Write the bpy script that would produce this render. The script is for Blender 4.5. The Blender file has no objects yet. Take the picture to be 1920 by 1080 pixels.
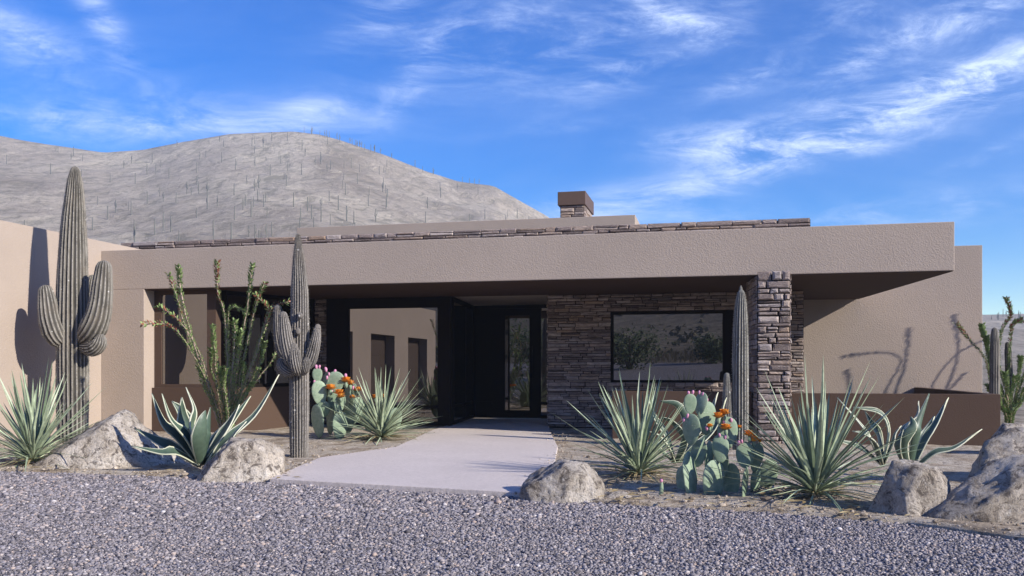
import bpy, bmesh, math, random
import numpy as np
from mathutils import Vector, Matrix, noise as mnoise
random.seed(7)
rng = np.random.default_rng(7)
scene = bpy.context.scene
COL = scene.collection
R = math.radians
F, CX, HY, H = 1653.0, 960.0, 692.0, 1.2          # focal length in photo pixels, centre column, horizon row, eye height

# ------------------------------------------------------------------ geometry of the place
CA, SA = math.cos(R(12.9)), math.sin(R(12.9))     # the facade is turned 12.9 degrees
def W(u, n, z=0.0): return (u*CA + n*SA, -u*SA + n*CA, z)        # house axes -> world
def un(X, Y): return (X*CA - Y*SA, X*SA + Y*CA)
def pn(px, n):                                    # u of the sight line px on the facade plane n
    rx = (px-CX)/F; Y = n/(rx*SA + CA); return Y*(rx*CA - SA)
def Yn(px, n): return n/((px-CX)/F*SA + CA)
def PT(px, py, Y): return ((px-CX)/F*Y, Y, H - (py-HY)/F*Y)
def G(px, py, z=0.0):
    Y = (H-z)*F/(py-HY); return ((px-CX)/F*Y, Y)
def M(pxs, Y): return pxs/F*Y                     # size in metres

# ------------------------------------------------------------------ object helpers
def tag(o, label=None, cat=None, group=None, kind=None):
    if label: o['label'] = label
    if cat: o['category'] = cat
    if group: o['group'] = group
    if kind: o['kind'] = kind
    return o
def thing(name, label, cat, loc, group=None):
    o = bpy.data.objects.new(name, None); COL.objects.link(o)
    o.empty_display_size = 0.2; o.location = loc
    return tag(o, label, cat, group)
def rootloc(p):
    while p.parent: p = p.parent
    return Vector(p.location)
class MB:
    """collects faces in world coordinates, then links them as ONE mesh object"""
    def __init__(s): s.v, s.f, s.m, s.a = [], [], [], []
    def add(s, vs, fs, mi=0, a=0.5):
        b = len(s.v); s.v.extend(tuple(x) for x in vs)
        for k, f in enumerate(fs):
            s.f.append(tuple(b+i for i in f)); s.m.append(mi[k] if isinstance(mi, list) else mi); s.a.append(a)
    def prism(s, pts, z0, z1, mi=0, a=0.5):       # plan polygon (x, y), counter-clockwise
        n = len(pts)
        vs = [(x, y, z0) for x, y in pts] + [(x, y, z1) for x, y in pts]
        fs = [tuple(range(n-1, -1, -1)), tuple(range(n, 2*n))] + [(i, (i+1) % n, n+(i+1) % n, n+i) for i in range(n)]
        s.add(vs, fs, mi, a)
    def hbox(s, u0, u1, n0, n1, z0, z1, mi=0, a=0.5):   # box in house axes
        s.prism([W(u0, n0)[:2], W(u1, n0)[:2], W(u1, n1)[:2], W(u0, n1)[:2]], z0, z1, mi, a)
    def wallseg(s, p, q, th, z0, z1, mi=0, a=0.5, off=0.0):   # box standing along plan line p->q, thickness to the left of travel
        d = Vector((q[0]-p[0], q[1]-p[1])).normalized(); nn = Vector((-d.y, d.x))
        P, Q = Vector(p[:2])+nn*off, Vector(q[:2])+nn*off
        s.prism([tuple(P), tuple(Q), tuple(Q+nn*th), tuple(P+nn*th)], z0, z1, mi, a)
    def build(s, name, mats, parent=None, smooth=False, loc=None, bevel=0, sharp=None):
        me = bpy.data.meshes.new(name)
        o0 = rootloc(parent) if parent else Vector(loc or (0, 0, 0))
        me.from_pydata([(x-o0.x, y-o0.y, z-o0.z) for x, y, z in s.v], [], s.f)
        for m in (mats if isinstance(mats, (list, tuple)) else [mats]): me.materials.append(m)
        me.polygons.foreach_set('material_index', s.m)
        if smooth: me.polygons.foreach_set('use_smooth', [True]*len(s.f))
        at = me.attributes.new('shade', 'FLOAT', 'FACE'); at.data.foreach_set('value', s.a)
        me.update()
        o = bpy.data.objects.new(name, me); COL.objects.link(o)
        if parent: o.parent = parent
        else: o.location = o0
        if bevel:
            b = o.modifiers.new('bevel', 'BEVEL'); b.width = bevel; b.segments = 2; b.limit_method = 'ANGLE'
        return o

# ------------------------------------------------------------------ materials
class NT:
    def __init__(s, name):
        s.mat = bpy.data.materials.new(name); s.mat.use_nodes = True
        s.nt = s.mat.node_tree; s.nt.nodes.clear()
        s.out = s.n('ShaderNodeOutputMaterial')
    def n(s, t, **kw):
        nd = s.nt.nodes.new(t)
        for k, v in kw.items():
            if k.startswith('i_'):
                nd.inputs[k[2:].replace('_', ' ')].default_value = v
            else: setattr(nd, k, v)
        return nd
    def l(s, a, b): s.nt.links.new(a, b)
    def coord(s, scale=(1, 1, 1), rot=(0, 0, 0), kind='Object'):
        t = s.n('ShaderNodeTexCoord'); m = s.n('ShaderNodeMapping')
        m.inputs['Scale'].default_value = scale; m.inputs['Rotation'].default_value = rot
        s.l(t.outputs[kind], m.inputs['Vector']); return m.outputs['Vector']
    def noise(s, vec, scale, detail=6, rough=0.55, dist=0.0):
        nd = s.n('ShaderNodeTexNoise'); nd.inputs['Scale'].default_value = scale; nd.inputs['Detail'].default_value = detail
        nd.inputs['Roughness'].default_value = rough; nd.inputs['Distortion'].default_value = dist
        s.l(vec, nd.inputs['Vector']); return nd.outputs['Fac']
    def voro(s, vec, scale, feature='F1', out='Distance', rand=1.0):
        nd = s.n('ShaderNodeTexVoronoi'); nd.feature = feature; nd.inputs['Scale'].default_value = scale
        nd.inputs['Randomness'].default_value = rand
        s.l(vec, nd.inputs['Vector']); return nd.outputs[out]
    def ramp(s, fac, stops, interp='LINEAR'):
        r = s.n('ShaderNodeValToRGB'); r.color_ramp.interpolation = interp
        e = r.color_ramp.elements
        while len(e) < len(stops): e.new(0.5)
        for k, (p, c) in enumerate(stops):
            e[k].position = p; e[k].color = (*c, 1) if isinstance(c, (tuple, list)) else (c, c, c, 1)
        s.l(fac, r.inputs['Fac']); return r.outputs['Color']
    def mix(s, fac, a, b, mode='MIX'):
        m = s.n('ShaderNodeMix'); m.data_type = 'RGBA'; m.blend_type = mode
        for sock, v in ((m.inputs[0], fac), (m.inputs[6], a), (m.inputs[7], b)):
            if isinstance(v, (int, float)): sock.default_value = v if sock == m.inputs[0] else (v, v, v, 1)
            elif isinstance(v, tuple): sock.default_value = (*v, 1)
            else: s.l(v, sock)
        return m.outputs[2]
    def math(s, op, a, b=None, c=None):
        m = s.n('ShaderNodeMath'); m.operation = op
        for k, v in enumerate((a, b, c)):
            if v is None: continue
            if isinstance(v, (int, float)): m.inputs[k].default_value = v
            else: s.l(v, m.inputs[k])
        return m.outputs[0]
    def attr(s, name='shade'):
        a = s.n('ShaderNodeAttribute'); a.attribute_name = name; return a.outputs['Fac']
    def bump(s, h, strength=0.4, dist=0.01, normal=None):
        b = s.n('ShaderNodeBump'); b.inputs['Strength'].default_value = strength; b.inputs['Distance'].default_value = dist
        s.l(h, b.inputs['Height'])
        if normal: s.l(normal, b.inputs['Normal'])
        return b.outputs['Normal']
    def finish(s, color, rough=0.85, normal=None, spec=0.25, metallic=0.0):
        p = s.n('ShaderNodeBsdfPrincipled')
        if isinstance(color, tuple): p.inputs['Base Color'].default_value = (*color, 1)
        else: s.l(color, p.inputs['Base Color'])
        if isinstance(rough, (int, float)): p.inputs['Roughness'].default_value = rough
        else: s.l(rough, p.inputs['Roughness'])
        p.inputs['Specular IOR Level'].default_value = spec; p.inputs['Metallic'].default_value = metallic
        if normal: s.l(normal, p.inputs['Normal'])
        s.l(p.outputs[0], s.out.inputs['Surface']); s.p = p
        return s.mat

def stucco(name, col, scale=1.6, strength=0.30):
    t = NT(name); v = t.coord()
    big = t.noise(v, 0.7, 5, 0.6); fine = t.noise(v, 9, 4, 0.6)
    c = t.mix(t.ramp(big, [(0.3, 0.0), (0.7, 1.0)]), tuple(x*0.93 for x in col), tuple(min(1, x*1.05) for x in col))
    c = t.mix(t.math('MULTIPLY', fine, 0.25), c, tuple(x*0.82 for x in col))
    w = t.noise(v, 26*scale, 3, 0.5, 0.6); w2 = t.noise(v, 70*scale, 3, 0.6)
    h = t.math('ADD', t.ramp(w, [(0.38, 0.0), (0.62, 1.0)]), t.math('MULTIPLY', w2, 0.35))
    return t.finish(c, 0.92, t.bump(h, strength, 0.010), 0.15)
M_STUCCO = stucco('stucco_taupe', (0.388, 0.320, 0.265))
M_BROWN = stucco('stucco_brown', (0.085, 0.055, 0.040), 2.0, 0.15)
def plain(name, col, rough=0.6, spec=0.3, var=0.15, bs=0.15, sc=12):
    t = NT(name); v = t.coord(); n1 = t.noise(v, sc, 5, 0.6)
    c = t.mix(n1, tuple(x*(1-var) for x in col), tuple(min(1, x*(1+var)) for x in col))
    return t.finish(c, rough, t.bump(n1, bs, 0.004), spec)
M_BRONZE = plain('bronze_frame', (0.011, 0.008, 0.007), 0.6, 0.06)
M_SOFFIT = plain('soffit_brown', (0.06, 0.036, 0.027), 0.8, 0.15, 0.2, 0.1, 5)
M_CAP = plain('chimney_metal', (0.11, 0.070, 0.050), 0.55, 0.3)
M_MORTAR = plain('mortar_dark', (0.03, 0.025, 0.022), 0.95, 0.1)
M_DOORP = plain('garage_door_paint', (0.09, 0.064, 0.05), 0.6, 0.3)

def glass(name, refl, tint=(1, 1, 1)):
    t = NT(name)
    g = t.n('ShaderNodeBsdfGlossy'); g.inputs['Roughness'].default_value = 0.0; g.inputs['Color'].default_value = (*tint, 1)
    d = t.n('ShaderNodeBsdfDiffuse'); d.inputs['Color'].default_value = (0.006, 0.005, 0.005, 1)
    fr = t.n('ShaderNodeFresnel'); fr.inputs['IOR'].default_value = 1.5
    f = t.math('MINIMUM', t.math('ADD', t.math('MULTIPLY', fr.outputs[0], 0.9), refl), 1.0)
    m = t.n('ShaderNodeMixShader'); t.l(f, m.inputs[0]); t.l(d.outputs[0], m.inputs[1]); t.l(g.outputs[0], m.inputs[2])
    t.l(m.outputs[0], t.out.inputs['Surface']); return t.mat
M_GLASS = glass('tinted_glass', 0.19, (1.0, 0.96, 0.93))

def stone_mat(name, dark=1.0):
    t = NT(name); v = t.coord(); a = t.attr()
    base = t.ramp(a, [(0.0, (0.13*dark, 0.10*dark, 0.088*dark)), (0.22, (0.27*dark, 0.21*dark, 0.185*dark)), (0.5, (0.40*dark, 0.32*dark, 0.28*dark)),
                      (0.66, (0.37*dark, 0.325*dark, 0.31*dark)), (0.83, (0.38*dark, 0.265*dark, 0.185*dark)), (1.0, (0.56*dark, 0.48*dark, 0.43*dark))])
    vs = t.coord((1, 1, 3.2))
    n1 = t.noise(vs, 6, 7, 0.65, 0.6); n2 = t.noise(vs, 30, 5, 0.6)
    c = t.mix(t.ramp(n1, [(0.36, 1.0), (0.56, 0.0)]), base, t.mix(0.62, base, (0.10, 0.08, 0.075)))
    c = t.mix(t.ramp(n2, [(0.5, 0.0), (0.75, 0.5)]), c, (0.56*dark, 0.50*dark, 0.46*dark))
    h = t.math('ADD', n1, t.math('MULTIPLY', n2, 0.5))
    return t.finish(c, 0.9, t.bump(h, 0.75, 0.03), 0.2)
M_STONE = stone_mat('ledgestone', 0.9)
M_STONE_D = M_STONE

def boulder_mat():
    t = NT('granite_boulder'); v = t.coord()
    n1 = t.noise(v, 2.0, 8, 0.68, 0.5); n2 = t.noise(v, 9.0, 8, 0.72, 0.8); n3 = t.noise(v, 42, 6, 0.7)
    c = t.ramp(n1, [(0.32, (0.20, 0.165, 0.13)), (0.43, (0.50, 0.43, 0.345)), (0.54, (0.68, 0.60, 0.50)), (0.68, (0.78, 0.72, 0.63))])
    c = t.mix(t.ramp(n2, [(0.40, 0.95), (0.48, 0.0)]), c, (0.14, 0.115, 0.095))
    c = t.mix(t.ramp(n2, [(0.58, 0.0), (0.70, 0.6)]), c, (0.66, 0.63, 0.58))
    c = t.mix(t.ramp(n3, [(0.38, 0.55), (0.48, 0.0)]), c, (0.16, 0.14, 0.12))
    oi = t.n('ShaderNodeObjectInfo'); c = t.mix(t.math('MULTIPLY', oi.outputs['Random'], 0.8), c, (0.86, 0.88, 0.92), 'MULTIPLY')
    vs = t.coord((1.0, 1.0, 0.55), (R(25), R(30), 0)); n4 = t.noise(vs, 17, 9, 0.8, 0.4)
    c = t.mix(t.ramp(n4, [(0.37, 0.6), (0.44, 0.0)]), c, (0.13, 0.11, 0.095))
    c = t.mix(t.ramp(n4, [(0.56, 0.0), (0.66, 0.6)]), c, (0.80, 0.76, 0.70))
    h = t.math('ADD', t.math('ADD', n2, t.math('MULTIPLY', n4, 0.6)), t.math('MULTIPLY', n3, 0.35))
    return t.finish(c, 0.92, t.bump(h, 1.0, 0.06), 0.12)
M_ROCK = boulder_mat()

def gravel_mat():
    t = NT('gravel'); v = t.coord()
    vv = t.n('ShaderNodeTexVoronoi'); vv.inputs['Scale'].default_value = 55; t.l(v, vv.inputs['Vector'])
    cell = t.n('ShaderNodeSeparateColor'); t.l(vv.outputs['Color'], cell.inputs[0])
    c = t.ramp(cell.outputs[0], [(0.0, (0.10, 0.095, 0.105)), (0.35, (0.23, 0.215, 0.24)), (0.6, (0.30, 0.275, 0.28)), (0.85, (0.38, 0.36, 0.39)), (1.0, (0.50, 0.47, 0.48))])
    d = t.ramp(vv.outputs['Distance'], [(0.0, 1.0), (0.55, 0.55), (0.85, 0.0)])
    c = t.mix(t.ramp(vv.outputs['Distance'], [(0.45, 0.0), (0.8, 0.75)]), c, (0.05, 0.047, 0.05))
    big = t.noise(v, 0.6, 4, 0.6)
    c = t.mix(t.ramp(big, [(0.4, 0.0), (0.7, 0.22)]), c, (0.17, 0.155, 0.165))
    return t.finish(c, 0.85, t.bump(d, 1.0, 0.016), 0.25)
M_GRAVEL = gravel_mat()
def pebble_mat():
    t = NT('pebbles'); v = t.coord(); a = t.attr()
    c = t.ramp(a, [(0.0, (0.06, 0.055, 0.06)), (0.25, (0.165, 0.15, 0.155)), (0.5, (0.255, 0.228, 0.228)), (0.7, (0.265, 0.25, 0.275)), (0.86, (0.38, 0.335, 0.32)), (0.94, (0.42, 0.32, 0.26)), (1.0, (0.58, 0.545, 0.53))])
    n = t.noise(v, 90, 4, 0.6)
    c = t.mix(t.ramp(n, [(0.4, 0.35), (0.6, 0.0)]), c, (0.12, 0.11, 0.12))
    return t.finish(c, 0.8, t.bump(n, 0.3, 0.004), 0.3)
M_PEB = pebble_mat()

def path_mat():
    t = NT('pale_concrete'); v = t.coord(); vs = t.coord((1, 5, 1), (0, 0, R(-8)))
    n1 = t.noise(v, 1.1, 6, 0.65); n2 = t.noise(vs, 14, 6, 0.7); n3 = t.noise(v, 160, 3, 0.6)
    c = t.ramp(n1, [(0.3, (0.63, 0.555, 0.51)), (0.7, (0.73, 0.65, 0.60))])
    c = t.mix(t.ramp(n2, [(0.38, 0.8), (0.58, 0.0)]), c, (0.49, 0.43, 0.385))
    c = t.mix(t.ramp(n3, [(0.36, 0.6), (0.50, 0.0)]), c, (0.36, 0.315, 0.29))
    return t.finish(c, 0.88, t.bump(t.math('ADD', n2, t.math('MULTIPLY', n3, 0.5)), 0.7, 0.012), 0.2)
M_PATH = path_mat()

def bed_mat():
    t = NT('desert_soil'); v = t.coord(); vs = t.coord((1, 0.8, 1), (0, 0, R(20)))
    n1 = t.noise(vs, 2.2, 8, 0.7, 0.4); n2 = t.noise(v, 13, 8, 0.72, 0.3); n3 = t.noise(v, 70, 5, 0.7)
    cr = t.voro(vs, 3.2, 'DISTANCE_TO_EDGE')
    c = t.ramp(n1, [(0.30, (0.17, 0.13, 0.095)), (0.42, (0.36, 0.29, 0.21)), (0.52, (0.50, 0.43, 0.34)), (0.7, (0.58, 0.52, 0.43))])
    c = t.mix(t.ramp(n2, [(0.38, 0.8), (0.47, 0.0)]), c, (0.11, 0.085, 0.06))
    c = t.mix(t.ramp(cr, [(0.0, 0.25), (0.03, 0.0)]), c, (0.09, 0.07, 0.055))
    c = t.mix(t.ramp(n3, [(0.38, 0.6), (0.52, 0.0)]), c, (0.16, 0.125, 0.09))
    h = t.math('ADD', t.math('ADD', n2, t.math('MULTIPLY', n3, 0.4)), t.ramp(cr, [(0.0, 0.0), (0.06, 0.15)]))
    return t.finish(c, 0.95, t.bump(h, 0.8, 0.03), 0.1)
M_BED = bed_mat()

def hill_mat(name, scl, bright=1.0):
    t = NT(name); v = t.coord((1, 1, 1.0)); vs = t.coord((1.25, 0.55, 1.0), (0, 0, R(8)))
    n1 = t.noise(vs, 0.022*scl, 8, 0.7, 0.6); n2 = t.noise(vs, 0.17*scl, 10, 0.78, 0.6); n3 = t.noise(v, 0.5*scl, 6, 0.7)
    b = bright
    c = t.ramp(n1, [(0.30, (0.20*b, 0.165*b, 0.125*b)), (0.48, (0.30*b, 0.255*b, 0.20*b)), (0.62, (0.38*b, 0.330*b, 0.255*b)), (0.75, (0.45*b, 0.40*b, 0.25*b))])
    c = t.mix(t.ramp(n2, [(0.40, 0.75), (0.50, 0.0)]), c, (0.15*b, 0.135*b, 0.095*b))
    c = t.mix(t.ramp(n2, [(0.55, 0.0), (0.68, 0.6)]), c, (0.54*b, 0.48*b, 0.36*b))
    c = t.mix(t.ramp(n3, [(0.36, 0.6), (0.5, 0.0)]), c, (0.14*b, 0.125*b, 0.09*b))
    h = t.math('ADD', n2, t.math('MULTIPLY', n3, 0.4))
    return t.finish(c, 0.95, t.bump(h, 0.9, 2.0/scl), 0.1)
M_MOUNT = hill_mat('rocky_mountain', 1.0, 1.36)
M_HILL = hill_mat('rocky_hillside', 2.5, 0.9)
M_SAND = hill_mat('desert_sand', 6.0, 1.05)

def cactus_mat(name, groove, ridge, spine):
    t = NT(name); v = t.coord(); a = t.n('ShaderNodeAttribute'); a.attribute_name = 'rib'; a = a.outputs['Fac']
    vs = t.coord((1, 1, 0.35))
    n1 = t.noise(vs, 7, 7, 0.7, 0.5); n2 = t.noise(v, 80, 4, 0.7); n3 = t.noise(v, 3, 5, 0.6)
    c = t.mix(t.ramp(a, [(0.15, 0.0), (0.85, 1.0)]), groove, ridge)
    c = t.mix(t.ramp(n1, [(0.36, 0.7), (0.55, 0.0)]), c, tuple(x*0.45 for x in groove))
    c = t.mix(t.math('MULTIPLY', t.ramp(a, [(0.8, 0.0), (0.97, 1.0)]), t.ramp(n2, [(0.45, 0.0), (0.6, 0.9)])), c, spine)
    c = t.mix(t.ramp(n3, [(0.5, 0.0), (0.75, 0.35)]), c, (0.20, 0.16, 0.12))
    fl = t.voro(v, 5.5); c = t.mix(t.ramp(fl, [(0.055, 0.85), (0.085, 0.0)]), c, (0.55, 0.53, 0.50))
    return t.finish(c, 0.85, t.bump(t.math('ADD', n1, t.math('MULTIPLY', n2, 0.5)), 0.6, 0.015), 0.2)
M_SAG = cactus_mat('saguaro_skin', (0.080, 0.074, 0.062), (0.25, 0.232, 0.20), (0.48, 0.45, 0.39))
M_SAGM = cactus_mat('saguaro_skin_grey', (0.078, 0.072, 0.065), (0.24, 0.22, 0.198), (0.46, 0.43, 0.39))
M_COL = cactus_mat('column_cactus_skin', (0.095, 0.092, 0.08), (0.26, 0.25, 0.22), (0.5, 0.49, 0.44))

def leaf_mat(name, ca, cb, rough=0.5, spec=0.35, wav=0.0):
    t = NT(name); v = t.coord(); a = t.attr(); n = t.noise(v, 14, 5, 0.6)
    c = t.mix(a, ca, cb)
    c = t.mix(t.ramp(n, [(0.4, 0.35), (0.65, 0.0)]), c, tuple(x*0.6 for x in ca))
    m = t.finish(c, rough, t.bump(n, 0.15, 0.004), spec); return m
M_YUC = leaf_mat('yucca_leaf', (0.085, 0.135, 0.078), (0.52, 0.60, 0.40), 0.45, 0.4)  # random tones, range widened to put lit and shaded leaves into the colour
M_AGA = leaf_mat('agave_leaf', (0.056, 0.094, 0.064), (0.115, 0.160, 0.110), 0.45, 0.4)
M_AGE = leaf_mat('agave_margin', (0.52, 0.54, 0.38), (0.64, 0.64, 0.50), 0.5, 0.3)
M_OCL = leaf_mat('ocotillo_leaf', (0.15, 0.23, 0.075), (0.36, 0.47, 0.19), 0.6, 0.25)
M_OCR = leaf_mat('ocotillo_red_leaf', (0.22, 0.07, 0.045), (0.32, 0.15, 0.09), 0.6, 0.25)
M_OCS = leaf_mat('ocotillo_stem', (0.30, 0.23, 0.165), (0.46, 0.35, 0.28), 0.8, 0.2)
M_CRUMB = leaf_mat('soil_stone', (0.20, 0.155, 0.11), (0.58, 0.50, 0.41), 0.9, 0.1)
M_SPINE = leaf_mat('cactus_spine', (0.22, 0.19, 0.15), (0.50, 0.46, 0.39), 0.7, 0.2)
M_DRY = leaf_mat('dry_grass', (0.24, 0.18, 0.09), (0.48, 0.39, 0.22), 0.8, 0.1)
M_TREEL = leaf_mat('tree_leaf', (0.045, 0.075, 0.025), (0.11, 0.15, 0.055), 0.6, 0.2)
M_BARK = plain('bark', (0.12, 0.095, 0.07), 0.9, 0.1, 0.4, 0.6, 20)
M_SCRUB = leaf_mat('scrub', (0.12, 0.11, 0.07), (0.22, 0.20, 0.13), 0.9, 0.05)
M_FARSAG = plain('far_saguaro', (0.15, 0.15, 0.125), 0.9, 0.1)
def pad_mat():
    t = NT('prickly_pear_pad'); v = t.coord(); a = t.attr()
    n = t.noise(v, 18, 6, 0.65); d = t.voro(v, 26, rand=0.35)
    c = t.mix(a, (0.19, 0.255, 0.165), (0.32, 0.40, 0.28))
    c = t.mix(t.ramp(n, [(0.38, 0.5), (0.6, 0.0)]), c, (0.13, 0.21, 0.13))
    c = t.mix(t.ramp(d, [(0.10, 0.7), (0.16, 0.0)]), c, (0.42, 0.44, 0.34))
    return t.finish(c, 0.6, t.bump(t.math('ADD', n, t.ramp(d, [(0.08, 1.0), (0.2, 0.0)])), 0.3, 0.006), 0.3)
M_PAD = pad_mat()
M_FRUIT = plain('prickly_fruit', (0.55, 0.24, 0.36), 0.5, 0.35, 0.25)
M_FLOW = leaf_mat('orange_petal', (0.82, 0.24, 0.025), (0.95, 0.46, 0.08), 0.6, 0.2)

# ------------------------------------------------------------------ world: sky with cirrus
SUN_AZ = R(180-56); SUN_EL = R(26)               # clockwise from +Y
world = bpy.data.worlds.new("World"); scene.world = world; world.use_nodes = True
wt = world.node_tree; wt.nodes.clear()
def wn(t, **kw):
    nd = wt.nodes.new(t)
    for k, v in kw.items(): setattr(nd, k, v)
    return nd
def wmath(op, a, b=None):
    m = wn('ShaderNodeMath', operation=op)
    for k, v in enumerate((a, b)):
        if v is None: continue
        if isinstance(v, (int, float)): m.inputs[k].default_value = v
        else: wt.links.new(v, m.inputs[k])
    return m.outputs[0]
sky = wn('ShaderNodeTexSky', sky_type='NISHITA', sun_disc=False, sun_elevation=SUN_EL, sun_rotation=SUN_AZ,
         altitude=800, air_density=1.0, dust_density=0.3, ozone_density=2.2)
hs = wn('ShaderNodeHueSaturation'); hs.inputs['Saturation'].default_value = 1.75; hs.inputs['Hue'].default_value = 0.521; hs.inputs['Value'].default_value = 1.15
wt.links.new(sky.outputs[0], hs.inputs['Color'])
tc = wn('ShaderNodeTexCoord'); D = tc.outputs['Generated']
blobs = [  # px, py, half length, half width, tilt, strength
    (40, 80, 120, 45, -28, 0.6), (185, 25, 75, 26, -55, 0.6), (250, 130, 120, 40, -20, 0.18), (330, 215, 260, 35, 8, 0.25),
    (600, 200, 85, 28, 12, 0.45), (720, 30, 90, 50, 35, 0.6), (800, 105, 130, 32, 52, 0.6), (930, 60, 150, 50, 30, 0.45),
    (1130, 70, 200, 50, 15, 0.80), (1200, 125, 130, 32, 16, 0.85), (1250, 20, 70, 22, -30, 0.5), (1350, 60, 70, 35, 0, 0.45),
    (1410, 142, 80, 22, 14, 0.75), (1600, 20, 130, 40, 18, 0.55), (1740, 50, 210, 40, 25, 0.6), (1600, 105, 90, 26, 20, 0.55), (1860, 15, 60, 35, 20, 0.7),
    (1380, 272, 140, 34, -3, 0.95), (1540, 245, 150, 36, 15, 0.95), (1720, 195, 170, 40, 19, 0.95), (1880, 145, 120, 48, 20, 0.95),
    (1500, 295, 180, 20, 5, 0.45), (1190, 370, 180, 26, 8, 0.42), (1330, 345, 110, 18, 8, 0.4), (1760, 145, 70, 14, 4, 0.5), (1860, 285, 90, 14, 18, 0.4),
    (420, 240, 230, 22, 4, 0.35), (120, 220, 160, 40, 0, 0.35), (1750, 390, 300, 34, 4, 0.35), (1040, 240, 120, 14, 5, 0.2), (1150, 410, 260, 30, 0, 0.35)]
total = None
for px, py, L, Wd, ang, st in blobs:
    d = Vector(((px-CX)/F, 1, (HY-py)/F)); k = 1/d.length; d.normalize()
    fwd = d; right = fwd.cross(Vector((0, 0, 1))).normalized(); up = right.cross(fwd)
    a = math.radians(ang); av = (right*math.cos(a)+up*math.sin(a))/(L/F*k); bv = (up*math.cos(a)-right*math.sin(a))/(Wd/F*k)
    sb = wn('ShaderNodeVectorMath', operation='SUBTRACT'); wt.links.new(D, sb.inputs[0]); sb.inputs[1].default_value = d
    q = None
    for vec in (av, bv):
        dt = wn('ShaderNodeVectorMath', operation='DOT_PRODUCT'); wt.links.new(sb.outputs[0], dt.inputs[0]); dt.inputs[1].default_value = vec
        s2 = wmath('MULTIPLY', dt.outputs['Value'], dt.outputs['Value']); q = s2 if q is None else wmath('ADD', q, s2)
    inside = wn('ShaderNodeVectorMath', operation='DOT_PRODUCT'); wt.links.new(D, inside.inputs[0]); inside.inputs[1].default_value = d
    g = wmath('MULTIPLY', wmath('EXPONENT', wmath('MULTIPLY', q, -1.0)), wmath('MULTIPLY', wmath('GREATER_THAN', inside.outputs['Value'], 0.0), st))
    total = g if total is None else wmath('ADD', total, g)
def wnoise(scale, rot, sc, detail, rough, dist):
    m = wn('ShaderNodeMapping'); m.inputs['Rotation'].default_value = rot; m.inputs['Scale'].default_value = sc
    wt.links.new(D, m.inputs['Vector'])
    nd = wn('ShaderNodeTexNoise'); nd.inputs['Scale'].default_value = scale; nd.inputs['Detail'].default_value = detail
    nd.inputs['Roughness'].default_value = rough; nd.inputs['Distortion'].default_value = dist
    wt.links.new(m.outputs[0], nd.inputs['Vector']); return nd.outputs['Fac']
def wramp(f, lo, hi):
    mr = wn('ShaderNodeMapRange'); mr.inputs[1].default_value = lo; mr.inputs[2].default_value = hi; mr.interpolation_type = 'SMOOTHSTEP'
    wt.links.new(f, mr.inputs[0]); return mr.outputs[0]
w1 = wramp(wnoise(5.0, (0, R(22), 0), (0.7, 1.0, 2.6), 13, 0.66, 0.5), 0.34, 0.68)
w2 = wramp(wnoise(21.0, (0, R(28), 0), (0.45, 1.0, 1.9), 12, 0.72, 0.7), 0.34, 0.68)
wisp = wmath('ADD', wmath('MULTIPLY', w1, 0.65), wmath('MULTIPLY', w2, 0.55))
haze_w = wmath('MULTIPLY', w1, 0.05)
cl = wmath('MINIMUM', wmath('ADD', wmath('MULTIPLY', wmath('MULTIPLY', total, wmath('POWER', wisp, 1.9)), 1.0), haze_w), 0.88)
mixc = wn('ShaderNodeMix', data_type='RGBA'); wt.links.new(cl, mixc.inputs[0]); wt.links.new(hs.outputs[0], mixc.inputs[6])
mixc.inputs[7].default_value = (5.7, 6.7, 9.0, 1)
bg = wn('ShaderNodeBackground'); bg.inputs['Strength'].default_value = 0.11
wt.links.new(mixc.outputs[2], bg.inputs['Color'])
wo = wn('ShaderNodeOutputWorld'); wt.links.new(bg.outputs[0], wo.inputs['Surface'])

sl = bpy.data.lights.new('sun', 'SUN'); sl.energy = 5.0; sl.angle = R(0.5); sl.color = (1.0, 0.93, 0.835)
so = bpy.data.objects.new('sun', sl); COL.objects.link(so)
tosun = Vector((math.sin(SUN_AZ)*math.cos(SUN_EL), math.cos(SUN_AZ)*math.cos(SUN_EL), math.sin(SUN_EL)))
so.rotation_euler = tosun.to_track_quat('Z', 'Y').to_euler(); so.location = (30, -20, 40)

cam = bpy.data.cameras.new('camera'); co = bpy.data.objects.new('camera', cam); COL.objects.link(co)
cam.sensor_width = 36; cam.lens = 36*F/1920; cam.shift_y = (HY-540)/1920; cam.clip_end = 6000; cam.clip_start = 0.05
co.location = (0, 0, H); co.rotation_euler = (R(90), 0, 0); scene.camera = co
vs_ = scene.view_settings; vs_.view_transform = 'Standard'; vs_.look = 'None'; vs_.exposure = 0.70; vs_.gamma = 1
scene.cycles.use_denoising = True
scene.cycles.max_bounces = 8; scene.cycles.diffuse_bounces = 2; scene.cycles.glossy_bounces = 4; scene.cycles.sample_clamp_indirect = 6

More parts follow.
